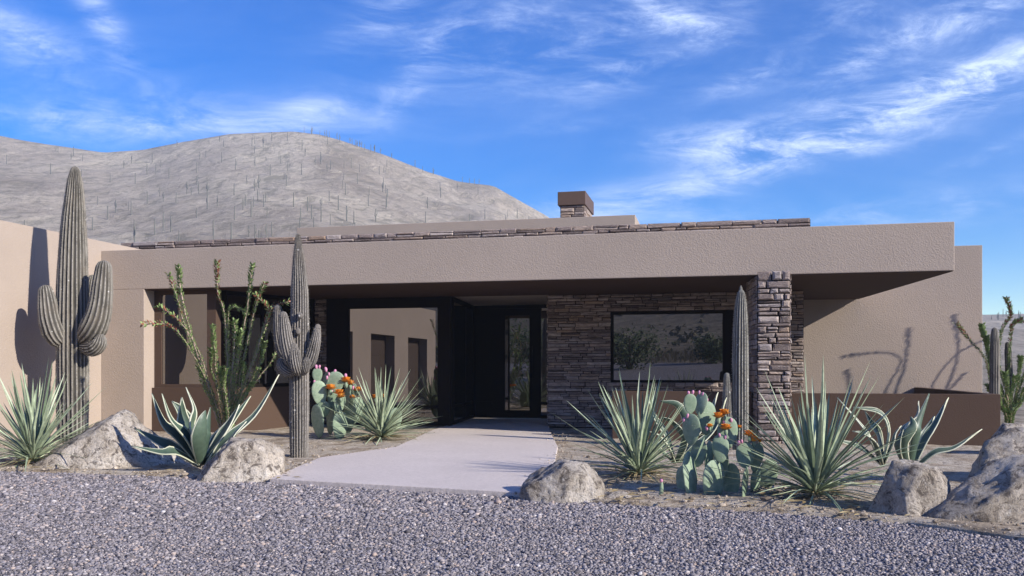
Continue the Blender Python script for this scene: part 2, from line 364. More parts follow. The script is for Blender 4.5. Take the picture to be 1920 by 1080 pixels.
# ------------------------------------------------------------------ ground, driveway, beds, path
def rise(y):                                       # the land climbs behind the camera
    d = max(0.0, -2.0-y)
    z = 0.055*d
    if d > 34: z += 0.05*(d-34)
    if d > 90: z += 0.10*(d-90)
    return z
def grid(name, xs, ys, fz, mat, smooth=True, uv=None):
    mb = MB(); nx, ny = len(xs), len(ys)
    vs = [(x, y, fz(x, y)) for y in ys for x in xs]
    fs = [(j*nx+i, j*nx+i+1, (j+1)*nx+i+1, (j+1)*nx+i) for j in range(ny-1) for i in range(nx-1)]
    mb.add(vs, fs); return mb.build(name, mat, smooth=smooth)
g = grid('ground', [-2500, -600, -150, -60, -30, -15, 0, 15, 30, 60, 150, 600, 2500], [-6, 0, 6, 12, 20, 40, 70, 150, 600, 3000],
         lambda x, y: -0.16 + rise(y), M_SAND); tag(g, kind='structure')
def fbm(x, y, s): return mnoise.fractal((x*s, y*s, 3.1), 1.0, 2.0, 5)
ys = [-26, -30, -36, -44, -54, -66, -80, -100, -125, -155, -190, -230, -280, -340, -400][::-1]
xs = list(np.linspace(-420, 420, 85))
g = grid('hillside', xs, ys, lambda x, y: -0.25 + rise(y) + max(0, (-y-30))*0.06*fbm(x, y, 0.012) + 0.5*fbm(x, y, 0.09)*min(1, max(0, (-y-30)/15)), M_HILL)
tag(g, kind='structure')
# driveway of gravel: from behind the camera up to the garden edge
edge = [(-900, 862), (-400, 869), (0, 880), (200, 886), (390, 894), (505, 899), (740, 911), (985, 926), (1140, 940), (1430, 956), (1700, 977), (1950, 1012), (2300, 1060)]
ep = [G(px, py, -0.03) for px, py in edge]
mb = MB(); rows = [-34, -28, -22, -16, -10, -6, -3, 0, 2, 4]
E = [(-40, 15.0)] + [(x, y+0.18) for x, y in ep] + [(14, 5.2), (40, 3.6)]
nE = len(E); vs = []
for y in rows: vs += [(x*(1.0 if y > -8 else 1.2), y, -0.055+rise(y)) for x, _ in E]
vs += [(x, y, -0.055) for x, y in E]
nr = len(rows)+1
mb.add(vs, [(j*nE+i, j*nE+i+1, (j+1)*nE+i+1, (j+1)*nE+i) for j in range(nr-1) for i in range(nE-1)])
tag(mb.build('driveway', M_GRAVEL), kind='structure')

def loft(name, front, back, nu, nv, mat, z=0.0, amp=0.02):
    def samp(pl, t):
        L = [0.0]
        for a, b in zip(pl, pl[1:]): L.append(L[-1]+math.dist(a, b))
        s = t*L[-1]
        for k in range(len(pl)-1):
            if s <= L[k+1] or k == len(pl)-2:
                q = (s-L[k])/(L[k+1]-L[k]); return (pl[k][0]+(pl[k+1][0]-pl[k][0])*q, pl[k][1]+(pl[k+1][1]-pl[k][1])*q)
    vs = []; mb = MB()
    for j in range(nv+1):
        for i in range(nu+1):
            a, b = samp(front, i/nu), samp(back, i/nu); t = j/nv
            x, y = a[0]+(b[0]-a[0])*t, a[1]+(b[1]-a[1])*t
            if j == 0: y += 0.025*mnoise.noise((x*3.0, 1.7, 0.3)) + 0.015*mnoise.noise((x*9.0, 4.7, 0.3))
            zz = z + amp*fbm(x, y, 1.3)*min(1, t*8) - (0.0 if j else 0.012)
            vs.append((x, y, zz))
    w = nu+1
    fs = [(j*w+i, j*w+i+1, (j+1)*w+i+1, (j+1)*w+i) for j in range(nv) for i in range(nu)]
    mb.add(vs, fs)
    b0 = len(mb.v)                                # the bed's front lip
    mb.add([(vs[i][0], vs[i][1], -0.15) for i in range(w)], [])
    for i in range(nu): mb.f.append((b0+i, b0+i+1, i+1, i)); mb.m.append(0); mb.a.append(0.5)
    return tag(mb.build(name, mat, smooth=True), kind='structure')
lf = [G(px, py, -0.03) for px, py in [(-700, 866), (-200, 876), (0, 880), (200, 886), (390, 894), (505, 899), (560, 902)]]
loft('planting_bed', lf, [(-16, 15.5), (-12, 16.5), (-9, 18.0), (-6, 19.5), (-3, 20), (-1.0, 19.2)], 150, 60, M_BED, -0.022, 0.03)
rf = [G(px, py, -0.03) for px, py in [(940, 922), (985, 926), (1140, 940), (1430, 956), (1700, 977), (1950, 1012), (2300, 1060)]]
loft('planting_bed', rf, [(0.35, 18.2), (3, 18.0), (7, 19.5), (11, 19), (16, 17), (22, 14)], 150, 60, M_BED, -0.022, 0.03)
pp = [G(505, 901, -0.02), G(985, 928, -0.02), G(1040, 868), G(1046, 838), G(1030, 806), W(pn(1030, 18.2), 18.2)[:2], W(pn(1035, 20.7), 20.7)[:2], W(pn(880, 20.7), 20.7)[:2], G(842, 797), G(812, 806), G(742, 838), G(600, 858)]
mb = MB(); mb.prism(pp, -0.14, 0.004); tag(mb.build('path', M_PATH, bevel=0.008), kind='structure')

# loose pebbles lying over the driveway
ico = bmesh.new(); bmesh.ops.create_icosphere(ico, subdivisions=1, radius=1.0)
iv = np.array([v.co[:] for v in ico.verts]); ifc = np.array([[v.index for v in f.verts] for f in ico.faces]); ico.free()
def pebbles(n, yr, rad):
    ex = np.array([p[0] for p in ep]); ey = np.array([p[1] for p in ep]); o = np.argsort(ex)
    P = []
    while sum(len(a) for a in P) < n:
        y = np.sqrt(rng.uniform(yr[0]**2, yr[1]**2, n)); x = rng.uniform(-0.62, 0.62, n)*y
        k = y < np.interp(x, ex[o], ey[o]) - 0.03; P.append(np.stack([x[k], y[k]], 1))
    P = np.concatenate(P)[:n]
    r = rad*rng.lognormal(0, 0.32, n)
    sc = np.stack([r*rng.uniform(0.8, 1.25, n), r*rng.uniform(0.7, 1.1, n), r*rng.uniform(0.45, 0.75, n)], 1)
    v = iv[None]*(1+rng.uniform(-0.22, 0.22, (n, len(iv), 1)))*sc[:, None, :]
    th = rng.uniform(0, 6.283, n); ti = rng.normal(0, 0.3, n)
    c, s = np.cos(ti)[:, None], np.sin(ti)[:, None]
    y1 = v[..., 1]*c - v[..., 2]*s; z1 = v[..., 1]*s + v[..., 2]*c; x1 = v[..., 0]
    c, s = np.cos(th)[:, None], np.sin(th)[:, None]
    X = x1*c - y1*s + P[:, :1]; Y = x1*s + y1*c + P[:, 1:]; Z = z1 - 0.055 + (sc[:, 2]*0.45)[:, None]
    return np.stack([X, Y, Z], 2).reshape(-1, 3), rng.uniform(0, 1, n)
VV, SS = [], []
for n_, yr, rad in ((62000, (4.2, 7.4), 0.0092), (34000, (7.4, 11.2), 0.0125)):
    v, s = pebbles(n_, yr, rad); VV.append(v); SS.append(s)
v = np.concatenate(VV); s = np.concatenate(SS); n = len(s)
fa = (ifc[None] + (np.arange(n)*len(iv))[:, None, None]).reshape(-1, 3)
me = bpy.data.meshes.new('gravel'); me.vertices.add(len(v)); me.vertices.foreach_set('co', v.ravel().astype(np.float32))
me.loops.add(fa.size); me.loops.foreach_set('vertex_index', fa.ravel().astype(np.int32))
me.polygons.add(len(fa)); me.polygons.foreach_set('loop_start', np.arange(0, fa.size, 3, dtype=np.int32))
me.update(calc_edges=True)
at = me.attributes.new('shade', 'FLOAT', 'FACE'); at.data.foreach_set('value', np.repeat(s, len(ifc)).astype(np.float32))
me.polygons.foreach_set('use_smooth', np.ones(len(fa), dtype=bool)); me.materials.append(M_PEB)
gv = bpy.data.objects.new('gravel', me); COL.objects.link(gv); tag(gv, 'loose blue grey gravel covering the driveway', 'gravel', kind='stuff')

# ------------------------------------------------------------------ mountain behind the house
ridge = [(-2600, 420), (-1500, 330), (-800, 235), (-350, 222), (0, 255), (100, 272), (195, 287), (270, 282), (340, 267), (430, 252), (500, 249), (555, 247), (600, 252), (640, 262), (720, 290),
         (800, 322), (860, 340), (925, 348), (950, 362), (1025, 405), (1100, 455), (1200, 510), (1350, 560), (1600, 586), (1842, 590), (1920, 588), (2400, 570), (3400, 560), (4600, 600)]
rpx = np.array([p[0] for p in ridge]); rpy = np.array([p[1] for p in ridge])
D0, D1 = 55.0, 360.0
def mount(px, s):
    """surface point on the sight direction px, s from 0 (foot) to 1 (ridge) and beyond"""
    D = D0 + (D1-D0)*s; e = (HY - np.interp(px, rpx, rpy))/F
    zr = H + e*D1
    if s <= 1: z = -0.3 + (zr+0.3)*(0.42*s + 0.58*s**1.7)
    else: z = zr - (s-1)*zr*0.9
    x = (px-CX)/F*D
    z += (0.9*fbm(x, D, 0.035) + 2.6*fbm(x, D, 0.011))*min(1, s*3)*(0.25 if s > 0.9 else 1)
    return (x, D, z)
pxs = np.concatenate([np.linspace(-2600, -400, 20), np.linspace(-360, 1300, 140), np.linspace(1320, 4600, 50)])
ss = np.concatenate([np.linspace(0, 1, 70), [1.05, 1.2, 1.5]])
mb = MB(); vs = [mount(px, s) for s in ss for px in pxs]; w = len(pxs)
mb.add(vs, [(j*w+i, j*w+i+1, (j+1)*w+i+1, (j+1)*w+i) for j in range(len(ss)-1) for i in range(w-1)])
tag(mb.build('mountain', M_MOUNT, smooth=True), kind='structure')

# low scrub dotted over the slopes
mb = MB()
def clump(mb, c, r, nf=7):
    for _ in range(nf):
        a = random.uniform(0, 6.28); e = random.uniform(0.1, 1.2); d = Vector((math.cos(a)*math.cos(e), math.sin(a)*math.cos(e), math.sin(e)))
        p = Vector(c)+d*r*random.uniform(0.4, 1); t = Vector((random.uniform(-1, 1), random.uniform(-1, 1), random.uniform(-1, 1))).normalized()
        q = d.cross(t).normalized()
        k = r*random.uniform(0.35, 0.6)
        mb.add([p-t*k, p+q*k*0.8, p+t*k, p-q*k*0.8], [(0, 1, 2, 3)], 0, random.random())
for _ in range(900):
    x, y = random.uniform(-60, 40), -random.uniform(38, 150); clump(mb, (x, y, -0.2+rise(y)+max(0, (-y-30))*0.06*fbm(x, y, 0.012)), random.uniform(0.3, 0.9), 8)
tag(mb.build('desert_scrub', M_SCRUB), 'low grey green scrub on the slope across the drive mirrored in the picture window', 'scrub', kind='stuff')

# ------------------------------------------------------------------ house
HOUSE = thing('house', 'low flat roofed taupe stucco house with stacked stone walls and deep canopy', 'house', W(-2, 18, 0))
def hp(name, mb, mats, parent=None, bevel=0, label=None, smooth=False):
    o = mb.build(name, mats, parent or HOUSE, bevel=bevel, smooth=smooth)
    if label: o['label'] = label
    return o
ZS, ZT = 2.75, 3.52
u_pl, u_pr = pn(190, 15.06), pn(270, 15.06); u_cr = pn(1790, 15.06)
UW = u_pl - 0.001
fr = W(u_cr, 15.06); d69 = Vector((math.sin(R(6.9)), math.cos(R(6.9)))); Lr = 5.75
br = (fr[0]+d69.x*Lr, fr[1]+d69.y*Lr)
ub, nb = un(*br)
mb = MB(); mb.prism([W(u_pl, 15.06)[:2], fr[:2], br, W(u_pl, nb)[:2]], ZS, ZT)
hp('canopy', mb, M_STUCCO, bevel=0.012)
mb = MB(); k = 0.10
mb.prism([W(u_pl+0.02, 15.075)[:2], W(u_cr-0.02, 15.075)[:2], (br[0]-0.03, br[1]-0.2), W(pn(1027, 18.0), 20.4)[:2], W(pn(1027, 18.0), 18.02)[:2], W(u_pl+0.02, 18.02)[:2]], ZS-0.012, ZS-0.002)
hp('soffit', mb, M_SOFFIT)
mb = MB(); mb.hbox(u_pl, u_pr, 15.06, 15.75, -0.2, ZS); hp('pier', mb, M_STUCCO, bevel=0.010)
# stucco wall on the right, behind the canopy
mb = MB(); mb.hbox(pn(1480, 20.68), pn(1842, 20.68), 20.68, 20.68+5, -0.2, 3.86); hp('wall', mb, M_STUCCO, bevel=0.012)
# upper roof block and rear body of the house
mb = MB(); mb.hbox(pn(556, 22.0), pn(1191, 22.0), 22.0, 28.0, 3.0, 5.03); hp('roof_block', mb, M_STUCCO, bevel=0.012)
# left wing with three garage doors facing the drive
opens = [(10.6, 8.35), (6.75, 4.4), (2.9, 0.55)]
mb = MB(); zw = 3.71; th = 0.45
cuts = [21.5] + [v for o in opens for v in o] + [-0.6]
for a, b in zip(cuts[0::2], cuts[1::2]): mb.hbox(UW-th, UW, b, a, -0.2, 2.45)
mb.hbox(UW-th, UW, -0.6, 21.5, 2.45, zw)
mb.hbox(UW-6, UW-th-0.3, -0.6, 21.5, -0.2, zw-0.02)
hp('wing_wall', mb, M_STUCCO)
for a, b in opens:
    mb = MB(); mb.hbox(UW-0.42, UW-0.36, b+0.002, a-0.002, -0.15, 2.448)
    for k in range(1, 5): mb.hbox(UW-0.37, UW-0.345, b+0.03, a-0.03, 2.45*k/5-0.26, 2.45*k/5+0.20)
    hp('garage_door', mb, M_DOORP)

# stacked stone
def ledge(mb, P, d, L, z0, z1, nrm, openings=(), hr=(0.05, 0.11), lr=(0.18, 0.6), dep=0.05, mi=1, gap=0.008):
    d = Vector((d[0], d[1], 0)).normalized(); nrm = Vector((nrm[0], nrm[1], 0)).normalized(); P = Vector((P[0], P[1], 0))
    brk = sorted({z1} | {o[2] for o in openings if z0 < o[2] < z1} | {o[3] for o in openings if z0 < o[3] < z1})
    z = z0
    while z < z1-1e-4:
        nxt = min(b for b in brk if b > z+1e-4)
        h = random.uniform(*hr)
        if nxt-(z+h) < hr[0]*0.8: h = nxt-z
        zz = z+h
        spans = [(0.0, L)]
        for o in openings:
            if o[2] < (z+zz)/2 < o[3]:
                spans = [(a, min(b, o[0])) for a, b in spans if a < o[0]] + [(max(a, o[1]), b) for a, b in spans if b > o[1]]
        for a, b in spans:
            x = a
            while x < b-1e-4:
                l = random.uniform(*lr)
                if b-(x+l) < lr[0]*0.7: l = b-x
                subs = [(z, zz)]
                if h > hr[0]*1.7 and random.random() < 0.35:
                    m = z+h*random.uniform(0.38, 0.62); subs = [(z, m), (m, zz)]
                for (q0, q1) in subs:
                    g = gap*random.uniform(0.5, 1.5); e = dep*random.uniform(0.35, 1.0); j = lambda s=0.006: random.uniform(-s, s)
                    tz = random.uniform(-0.03, 0.03)
                    X0, X1, Z0, Z1 = x+g, x+l-g, q0+g*0.7, q1-g*0.7
                    pts = [(X0, Z0), (X1, Z0), (X1, Z1), (X0, Z1)]
                    back = [P+d*px+Vector((0, 0, pz)) for px, pz in pts]
                    mid = [P+d*(px+j(0.010))+nrm*(e*random.uniform(0.45, 0.85))+Vector((0, 0, pz+j())) for px, pz in pts]
                    i_ = min(0.02, (Z1-Z0)*0.28)
                    pf = [(X0+i_+abs(j(0.02)), Z0+i_), (X1-i_-abs(j(0.02)), Z0+i_+tz*0.3), (X1-i_-abs(j(0.02)), Z1-i_+tz*0.3), (X0+i_+abs(j(0.02)), Z1-i_)]
                    front = [P+d*px+nrm*(e+j(0.008))+Vector((0, 0, pz)) for px, pz in pf]
                    sh = random.random()
                    mb.add(back+mid+front, [(0, 1, 5, 4), (1, 2, 6, 5), (2, 3, 7, 6), (3, 0, 4, 7), (4, 5, 9, 8), (5, 6, 10, 9), (6, 7, 11, 10), (7, 4, 8, 11), (8, 9, 10, 11)], mi, sh)
                x += l
        z = zz
fd = W(1, 0)[:2]; fnrm = (-SA, -CA)
# main stone wall with its window
uA, uB = pn(1027, 18.07), pn(1507, 18.07)
wl, wr = pn(1145, 18.07), pn(1380, 18.07)
wz1 = H+(HY-583)/F*Yn(1200, 18.07); wz0 = H+(HY-717)/F*Yn(1250, 18.07)
mb = MB()
mb.hbox(uA, wl, 18.10, 18.55, -0.2, ZS-0.014); mb.hbox(wr, uB, 18.10, 18.55, -0.2, ZS-0.014)
mb.hbox(wl, wr, 18.10, 18.55, -0.2, wz0); mb.hbox(wl, wr, 18.10, 18.55, wz1, ZS-0.014)
ledge(mb, W(uA, 18.10), fd, uB-uA, 0.0, ZS-0.016, fnrm, [(wl-uA, wr-uA, wz0, wz1)], (0.035, 0.085), (0.12, 0.5), 0.045)
ledge(mb, W(uA, 20.5), (-SA, -CA), 2.4, 0.0, ZS-0.016, W(-1, 0)[:2], [], (0.035, 0.085), (0.12, 0.5), 0.04)
hp('stone_wall', mb, [M_MORTAR, M_STONE_D])
mb = MB(); ml, mr = pn(576, 18.0), pn(618, 18.0)
mb.hbox(ml, mr, 18.05, 18.4, -0.2, ZS-0.014); ledge(mb, W(ml, 18.05), fd, mr-ml, 0, ZS-0.016, fnrm, [], (0.035, 0.085), (0.12, 0.4), 0.04)
hp('stone_wall', mb, [M_MORTAR, M_STONE_D])
# stone parapet along the roof
mb = MB(); a, b = pn(225, 18.25), pn(1520, 18.25)
mb.hbox(a, b, 18.30, 18.75, ZT+0.002, 4.16); ledge(mb, W(a, 18.30), fd, b-a, 3.53, 4.19, fnrm, [], (0.04, 0.085), (0.2, 0.7), 0.05, gap=0.009)
hp('parapet', mb, [M_MORTAR, M_STONE])
# stone pillar under the canopy
a, b = pn(1420, 14.95), pn(1482, 14.95); PW = b-a
p0, p1 = Vector(W(a, 14.99)[:2]), Vector(W(b, 14.99)[:2]); ds = d69*1.15
mb = MB(); mb.prism([tuple(p0+d69*0.02), tuple(p1+d69*0.02), tuple(p1+ds), tuple(p0+ds)], -0.2, ZS-0.014)
ledge(mb, p0, fd, PW, -0.1, 2.80, fnrm, [], (0.05, 0.13), (0.12, 0.42), 0.065, gap=0.011)
sd = (-d69.y, d69.x)
ledge(mb, p0+ds, (-d69.x, -d69.y), 1.15, -0.1, ZS-0.016, sd, [], (0.06, 0.13), (0.13, 0.45), 0.03)
ledge(mb, p1, (d69.x, d69.y), 1.15, -0.1, ZS-0.016, (d69.y, -d69.x), [], (0.06, 0.13), (0.13, 0.45), 0.03)
hp('stone_pillar', mb, [M_MORTAR, M_STONE])
# chimney
ca, cb = pn(1048, 24.0), pn(1096, 24.0)
mb = MB(); mb.hbox(ca+0.03, cb-0.03, 24.05, 25.6, 4.9, 5.71)
ledge(mb, W(ca+0.03, 24.05), fd, cb-ca-0.06, 5.03, 5.70, fnrm, [], (0.07, 0.13), (0.2, 0.5), 0.05)
ledge(mb, W(cb-0.03, 24.05), (SA, CA), 1.55, 5.03, 5.70, W(1, 0)[:2], [], (0.07, 0.13), (0.2, 0.5), 0.05)
CH = hp('chimney', mb, [M_MORTAR, M_STONE])
mb = MB(); mb.hbox(ca-0.03, cb+0.03, 23.96, 25.7, 5.71, 6.08); hp('chimney_cap', mb, M_CAP, CH, bevel=0.01)

# windows -----------------------------------------------------------------
def pane(P, d, a0, a1, z0, z1, nrm, parent, off=0.02, name='pane'):
    mb = MB(); d = Vector((d[0], d[1])).normalized(); nv = Vector(nrm[:2]).normalized()
    p, q = Vector(P[:2])+d*a0+nv*off, Vector(P[:2])+d*a1+nv*off
    mb.prism([tuple(p), tuple(q), tuple(q-nv*0.012), tuple(p-nv*0.012)], z0, z1)
    return hp(name, mb, M_GLASS, parent)
def bar(mb, P, d, a0, a1, z0, z1, nrm, f=0.05, b=0.06):
    d = Vector((d[0], d[1])).normalized(); nv = Vector(nrm[:2]).normalized()
    p, q = Vector(P[:2])+d*a0, Vector(P[:2])+d*a1
    mb.prism([tuple(p+nv*f), tuple(q+nv*f), tuple(q-nv*b), tuple(p-nv*b)], z0, z1)
# picture window in the stone wall (deep reveal, bronze frame)
P = W(wl, 18.22); L = wr-wl; fw = 0.045
mb = MB(); bar(mb, P, fd, 0.001, fw, wz0+0.001, wz1-0.001, fnrm, 0.06); bar(mb, P, fd, L-0.26, L-0.001, wz0+0.001, wz1-0.001, fnrm, 0.06)
bar(mb, P, fd, fw, L-0.26, wz1-fw-0.02, wz1-0.001, fnrm, 0.059); bar(mb, P, fd, fw, L-0.26, wz0+0.001, wz0+fw, fnrm, 0.059)
WF = hp('window', mb, M_BRONZE); pane(P, fd, fw, L-0.26, wz0+fw, wz1-fw-0.02, fnrm, WF)
# left bay: low brown wall, corner post, two glazed sides
zA = 0.835
A0, A1 = pn(281, 15.3), pn(410, 15.3)
mb = MB(); mb.hbox(A0, A1, 15.3, 15.45, -0.2, zA)
pb0 = Vector(W(A1, 15.3)[:2]); pb1 = Vector(W(pn(592, 17.95), 17.95)[:2])
mb.wallseg(tuple(pb0), tuple(pb1), 0.15, -0.2, zA-0.002); hp('sill_wall', mb, M_BROWN, bevel=0.006)
q0, q1 = pn(390, 15.4), pn(407, 15.4)
mb = MB(); mb.hbox(q0, q1, 15.36, 15.62, zA+0.001, ZS-0.014); hp('corner_post', mb, M_BROWN, bevel=0.005)
w0, w1 = u_pr+0.001, q0-0.001; P = W(w0, 15.42); L = w1-w0
mb = MB(); bar(mb, P, fd, 0, 0.16, zA+0.001, ZS-0.014, fnrm, 0.04); bar(mb, P, fd, 0.16, L, zA+0.001, zA+0.07, fnrm, 0.039); bar(mb, P, fd, 0.16, L, ZS-0.09, ZS-0.014, fnrm, 0.039)
WF = hp('window', mb, M_BROWN); pane(P, fd, 0.16, L, zA+0.07, ZS-0.09, fnrm, WF)
bd = (pb1-pb0); LB = bd.length; bd.normalize(); bn = Vector((bd.y, -bd.x)); pB = pb0 - bn*0.07
mb = MB(); s0 = 0.20
for a, b in ((s0, s0+0.06), (LB*0.42, LB*0.42+0.09), (LB*0.80, LB)): bar(mb, pB, bd, a, b, zA, ZS-0.014, bn, 0.04)
for a, b in ((s0+0.06, LB*0.42), (LB*0.42+0.09, LB*0.80)):
    bar(mb, pB, bd, a, b, zA, zA+0.07, bn, 0.039); bar(mb, pB, bd, a, b, ZS-0.10, ZS-0.014, bn, 0.039)
WF = hp('window', mb, M_BRONZE)
for a, b in ((s0+0.06, LB*0.42), (LB*0.42+0.09, LB*0.80)): pane(pB, bd, a, b, zA+0.07, ZS-0.10, bn, WF)
# tall glazing left of the entry
P = W(pn(612, 17.9), 17.9); U = lambda px: pn(px, 17.9)-pn(612, 17.9); YG = Yn(740, 17.9)
zt = H+(HY-578)/F*YG; zr = H-(762-HY)/F*YG
mb = MB(); bar(mb, P, fd, 0, U(646), 0.0, ZS-0.016, fnrm, 0.0, 0.2)  # solid dark panel added here to imitate a pane reflecting darkness
bar(mb, P, fd, U(646), U(656), 0.0, zt, fnrm, 0.05); bar(mb, P, fd, U(646), U(846), zt, ZS-0.016, fnrm, 0.051)
bar(mb, P, fd, U(823), U(846), 0.0, zt, fnrm, 0.10, 0.1); bar(mb, P, fd, U(656), U(823), 0.0, 0.09, fnrm, 0.05)
bar(mb, P, fd, U(656), U(823), zr-0.03, zr+0.03, fnrm, 0.05)
WF = hp('window', mb, M_BRONZE); pane(P, fd, U(656), U(823), zr+0.03, zt, fnrm, WF); pane(P, fd, U(656), U(823), 0.09, zr-0.03, fnrm, WF)
# entry side glazing, back sidelight and door
e0 = Vector(W(pn(846, 17.9), 17.98)[:2]); e1 = Vector(W(pn(887, 20.6), 20.6)[:2]); ed = e1-e0; LE = ed.length; ed.normalize(); en = Vector((ed.y, -ed.x))
mb = MB()
for a, b in ((0, 0.05), (LE*0.55, LE*0.55+0.05), (LE-0.14, LE)): bar(mb, e0, ed, a, b, 0.022, ZS-0.016, en, 0.03)
for a, b in ((0.05, LE*0.55), (LE*0.55+0.05, LE-0.14)):
    for z0, z1 in ((0.022, 0.10), (0.38, 0.44), (ZS-0.12, ZS-0.016)): bar(mb, e0, ed, a, b, z0, z1, en, 0.029)
WF = hp('window', mb, M_BRONZE)
for a, b in ((0.05, LE*0.55), (LE*0.55+0.05, LE-0.14)):
    pane(e0, ed, a, b, 0.10, 0.38, en, WF); pane(e0, ed, a, b, 0.44, ZS-0.12, en, WF)
P = W(pn(880, 20.6), 20.6); U = lambda px: pn(px, 20.6)-pn(880, 20.6); YD = Yn(960, 20.6)
mb = MB(); bar(mb, P, fd, 0.0, U(923), 0.022, ZS-0.016, fnrm, 0.0); bar(mb, P, fd, U(887), U(923), 0.36, 0.42, fnrm, 0.04); bar(mb, P, fd, U(887), U(892), 0.022, 0.36, fnrm, 0.04)  # solid dark panel replaces the left sidelight glass, imitating its black reflection
bar(mb, P, fd, U(1015), U(1040), 0.022, 0.10, fnrm, 0.03); bar(mb, P, fd, U(923), U(1040), ZS-0.10, ZS-0.016, fnrm, 0.05)
bar(mb, P, fd, U(1015), U(1040), 0.36, 0.42, fnrm, 0.03)
WF = hp('sidelight', mb, M_BRONZE); pane(P, fd, U(1015), U(1040), 0.42, ZS-0.16, fnrm, WF); pane(P, fd, U(1015), U(1040), 0.10, 0.36, fnrm, WF)
mb = MB(); dz0 = H-(769-HY)/F*YD; dz1 = H+(HY-592)/F*YD
bar(mb, P, fd, U(923)+0.002, U(947), 0.03, ZS-0.102, fnrm, 0.02); bar(mb, P, fd, U(993), U(1015)-0.002, 0.03, ZS-0.102, fnrm, 0.02)
bar(mb, P, fd, U(947), U(993), 0.03, dz0, fnrm, 0.02); bar(mb, P, fd, U(947), U(993), dz1, ZS-0.102, fnrm, 0.02)
DR = hp('entry_door', mb, M_BRONZE); pane(P, fd, U(947), U(993), dz0, dz1, fnrm, DR, 0.005)
mb = MB(); bar(mb, P, fd, U(997), U(999), 0.85, 1.75, fnrm, 0.075, -0.055); bar(mb, P, fd, U(997), U(999), 0.95, 0.98, fnrm, 0.055, -0.02); bar(mb, P, fd, U(997), U(999), 1.62, 1.65, fnrm, 0.055, -0.02)
hp('handle', mb, M_BRONZE, DR)

# low brown garden walls ---------------------------------------------------
zl = 0.80
lw = thing('low_wall', 'short low brown stucco wall under the picture window, left of the stone pillar', 'wall', W(pn(1250, 15.4), 15.4))
pl = un(*(p0+d69*0.33)); mb = MB(); mb.hbox(pn(1148, 15.3), pl[0]-0.04, 15.3, 15.45, -0.2, zl+0.02); mb.build('wall_body', M_BROWN, lw, bevel=0.006)
lw = thing('low_wall', 'long low brown stucco wall running right from the stone pillar', 'wall', W(pn(1700, 15.4), 15.4))
pr = un(*(p1+d69*0.33)); uR = pn(1876, 15.3); mb = MB(); mb.hbox(pr[0]+0.04, uR, 15.3, 15.46, -0.35, zl); mb.hbox(uR-0.16, uR, 15.46, 20.675, -0.35, zl+0.003)
mb.build('wall_body', M_BROWN, lw, bevel=0.006)
print('house done')
# ------------------------------------------------------------------ plants
def spline(pts, n):
    P = [Vector(p) for p in pts]; P = [P[0]*2-P[1]] + P + [P[-1]*2-P[-2]]; out = []
    m = len(P)-3
    for k in range(n+1):
        t = k/n*m; i = min(int(t), m-1); f = t-i; a, b, c, d = P[i:i+4]
        out.append(0.5*((2*b)+(c-a)*f+(2*a-5*b+4*c-d)*f*f+(3*b-a-3*c+d)*f**3))
    return out
def arc(pts, n):
    """n+1 points evenly spaced along the smooth curve through pts"""
    C = spline(pts, 12*len(pts)); L = [0.0]
    for a, b in zip(C, C[1:]): L.append(L[-1]+(b-a).length)
    out = []; k = 0
    for i in range(n+1):
        s = L[-1]*i/n
        while k < len(C)-2 and L[k+1] < s: k += 1
        q = (s-L[k])/max(1e-9, L[k+1]-L[k]); out.append(C[k]+(C[k+1]-C[k])*q)
    return out
def lerp_list(xs, t):
    k = t*(len(xs)-1); i = min(int(k), len(xs)-2); return xs[i]+(xs[i+1]-xs[i])*(k-i)
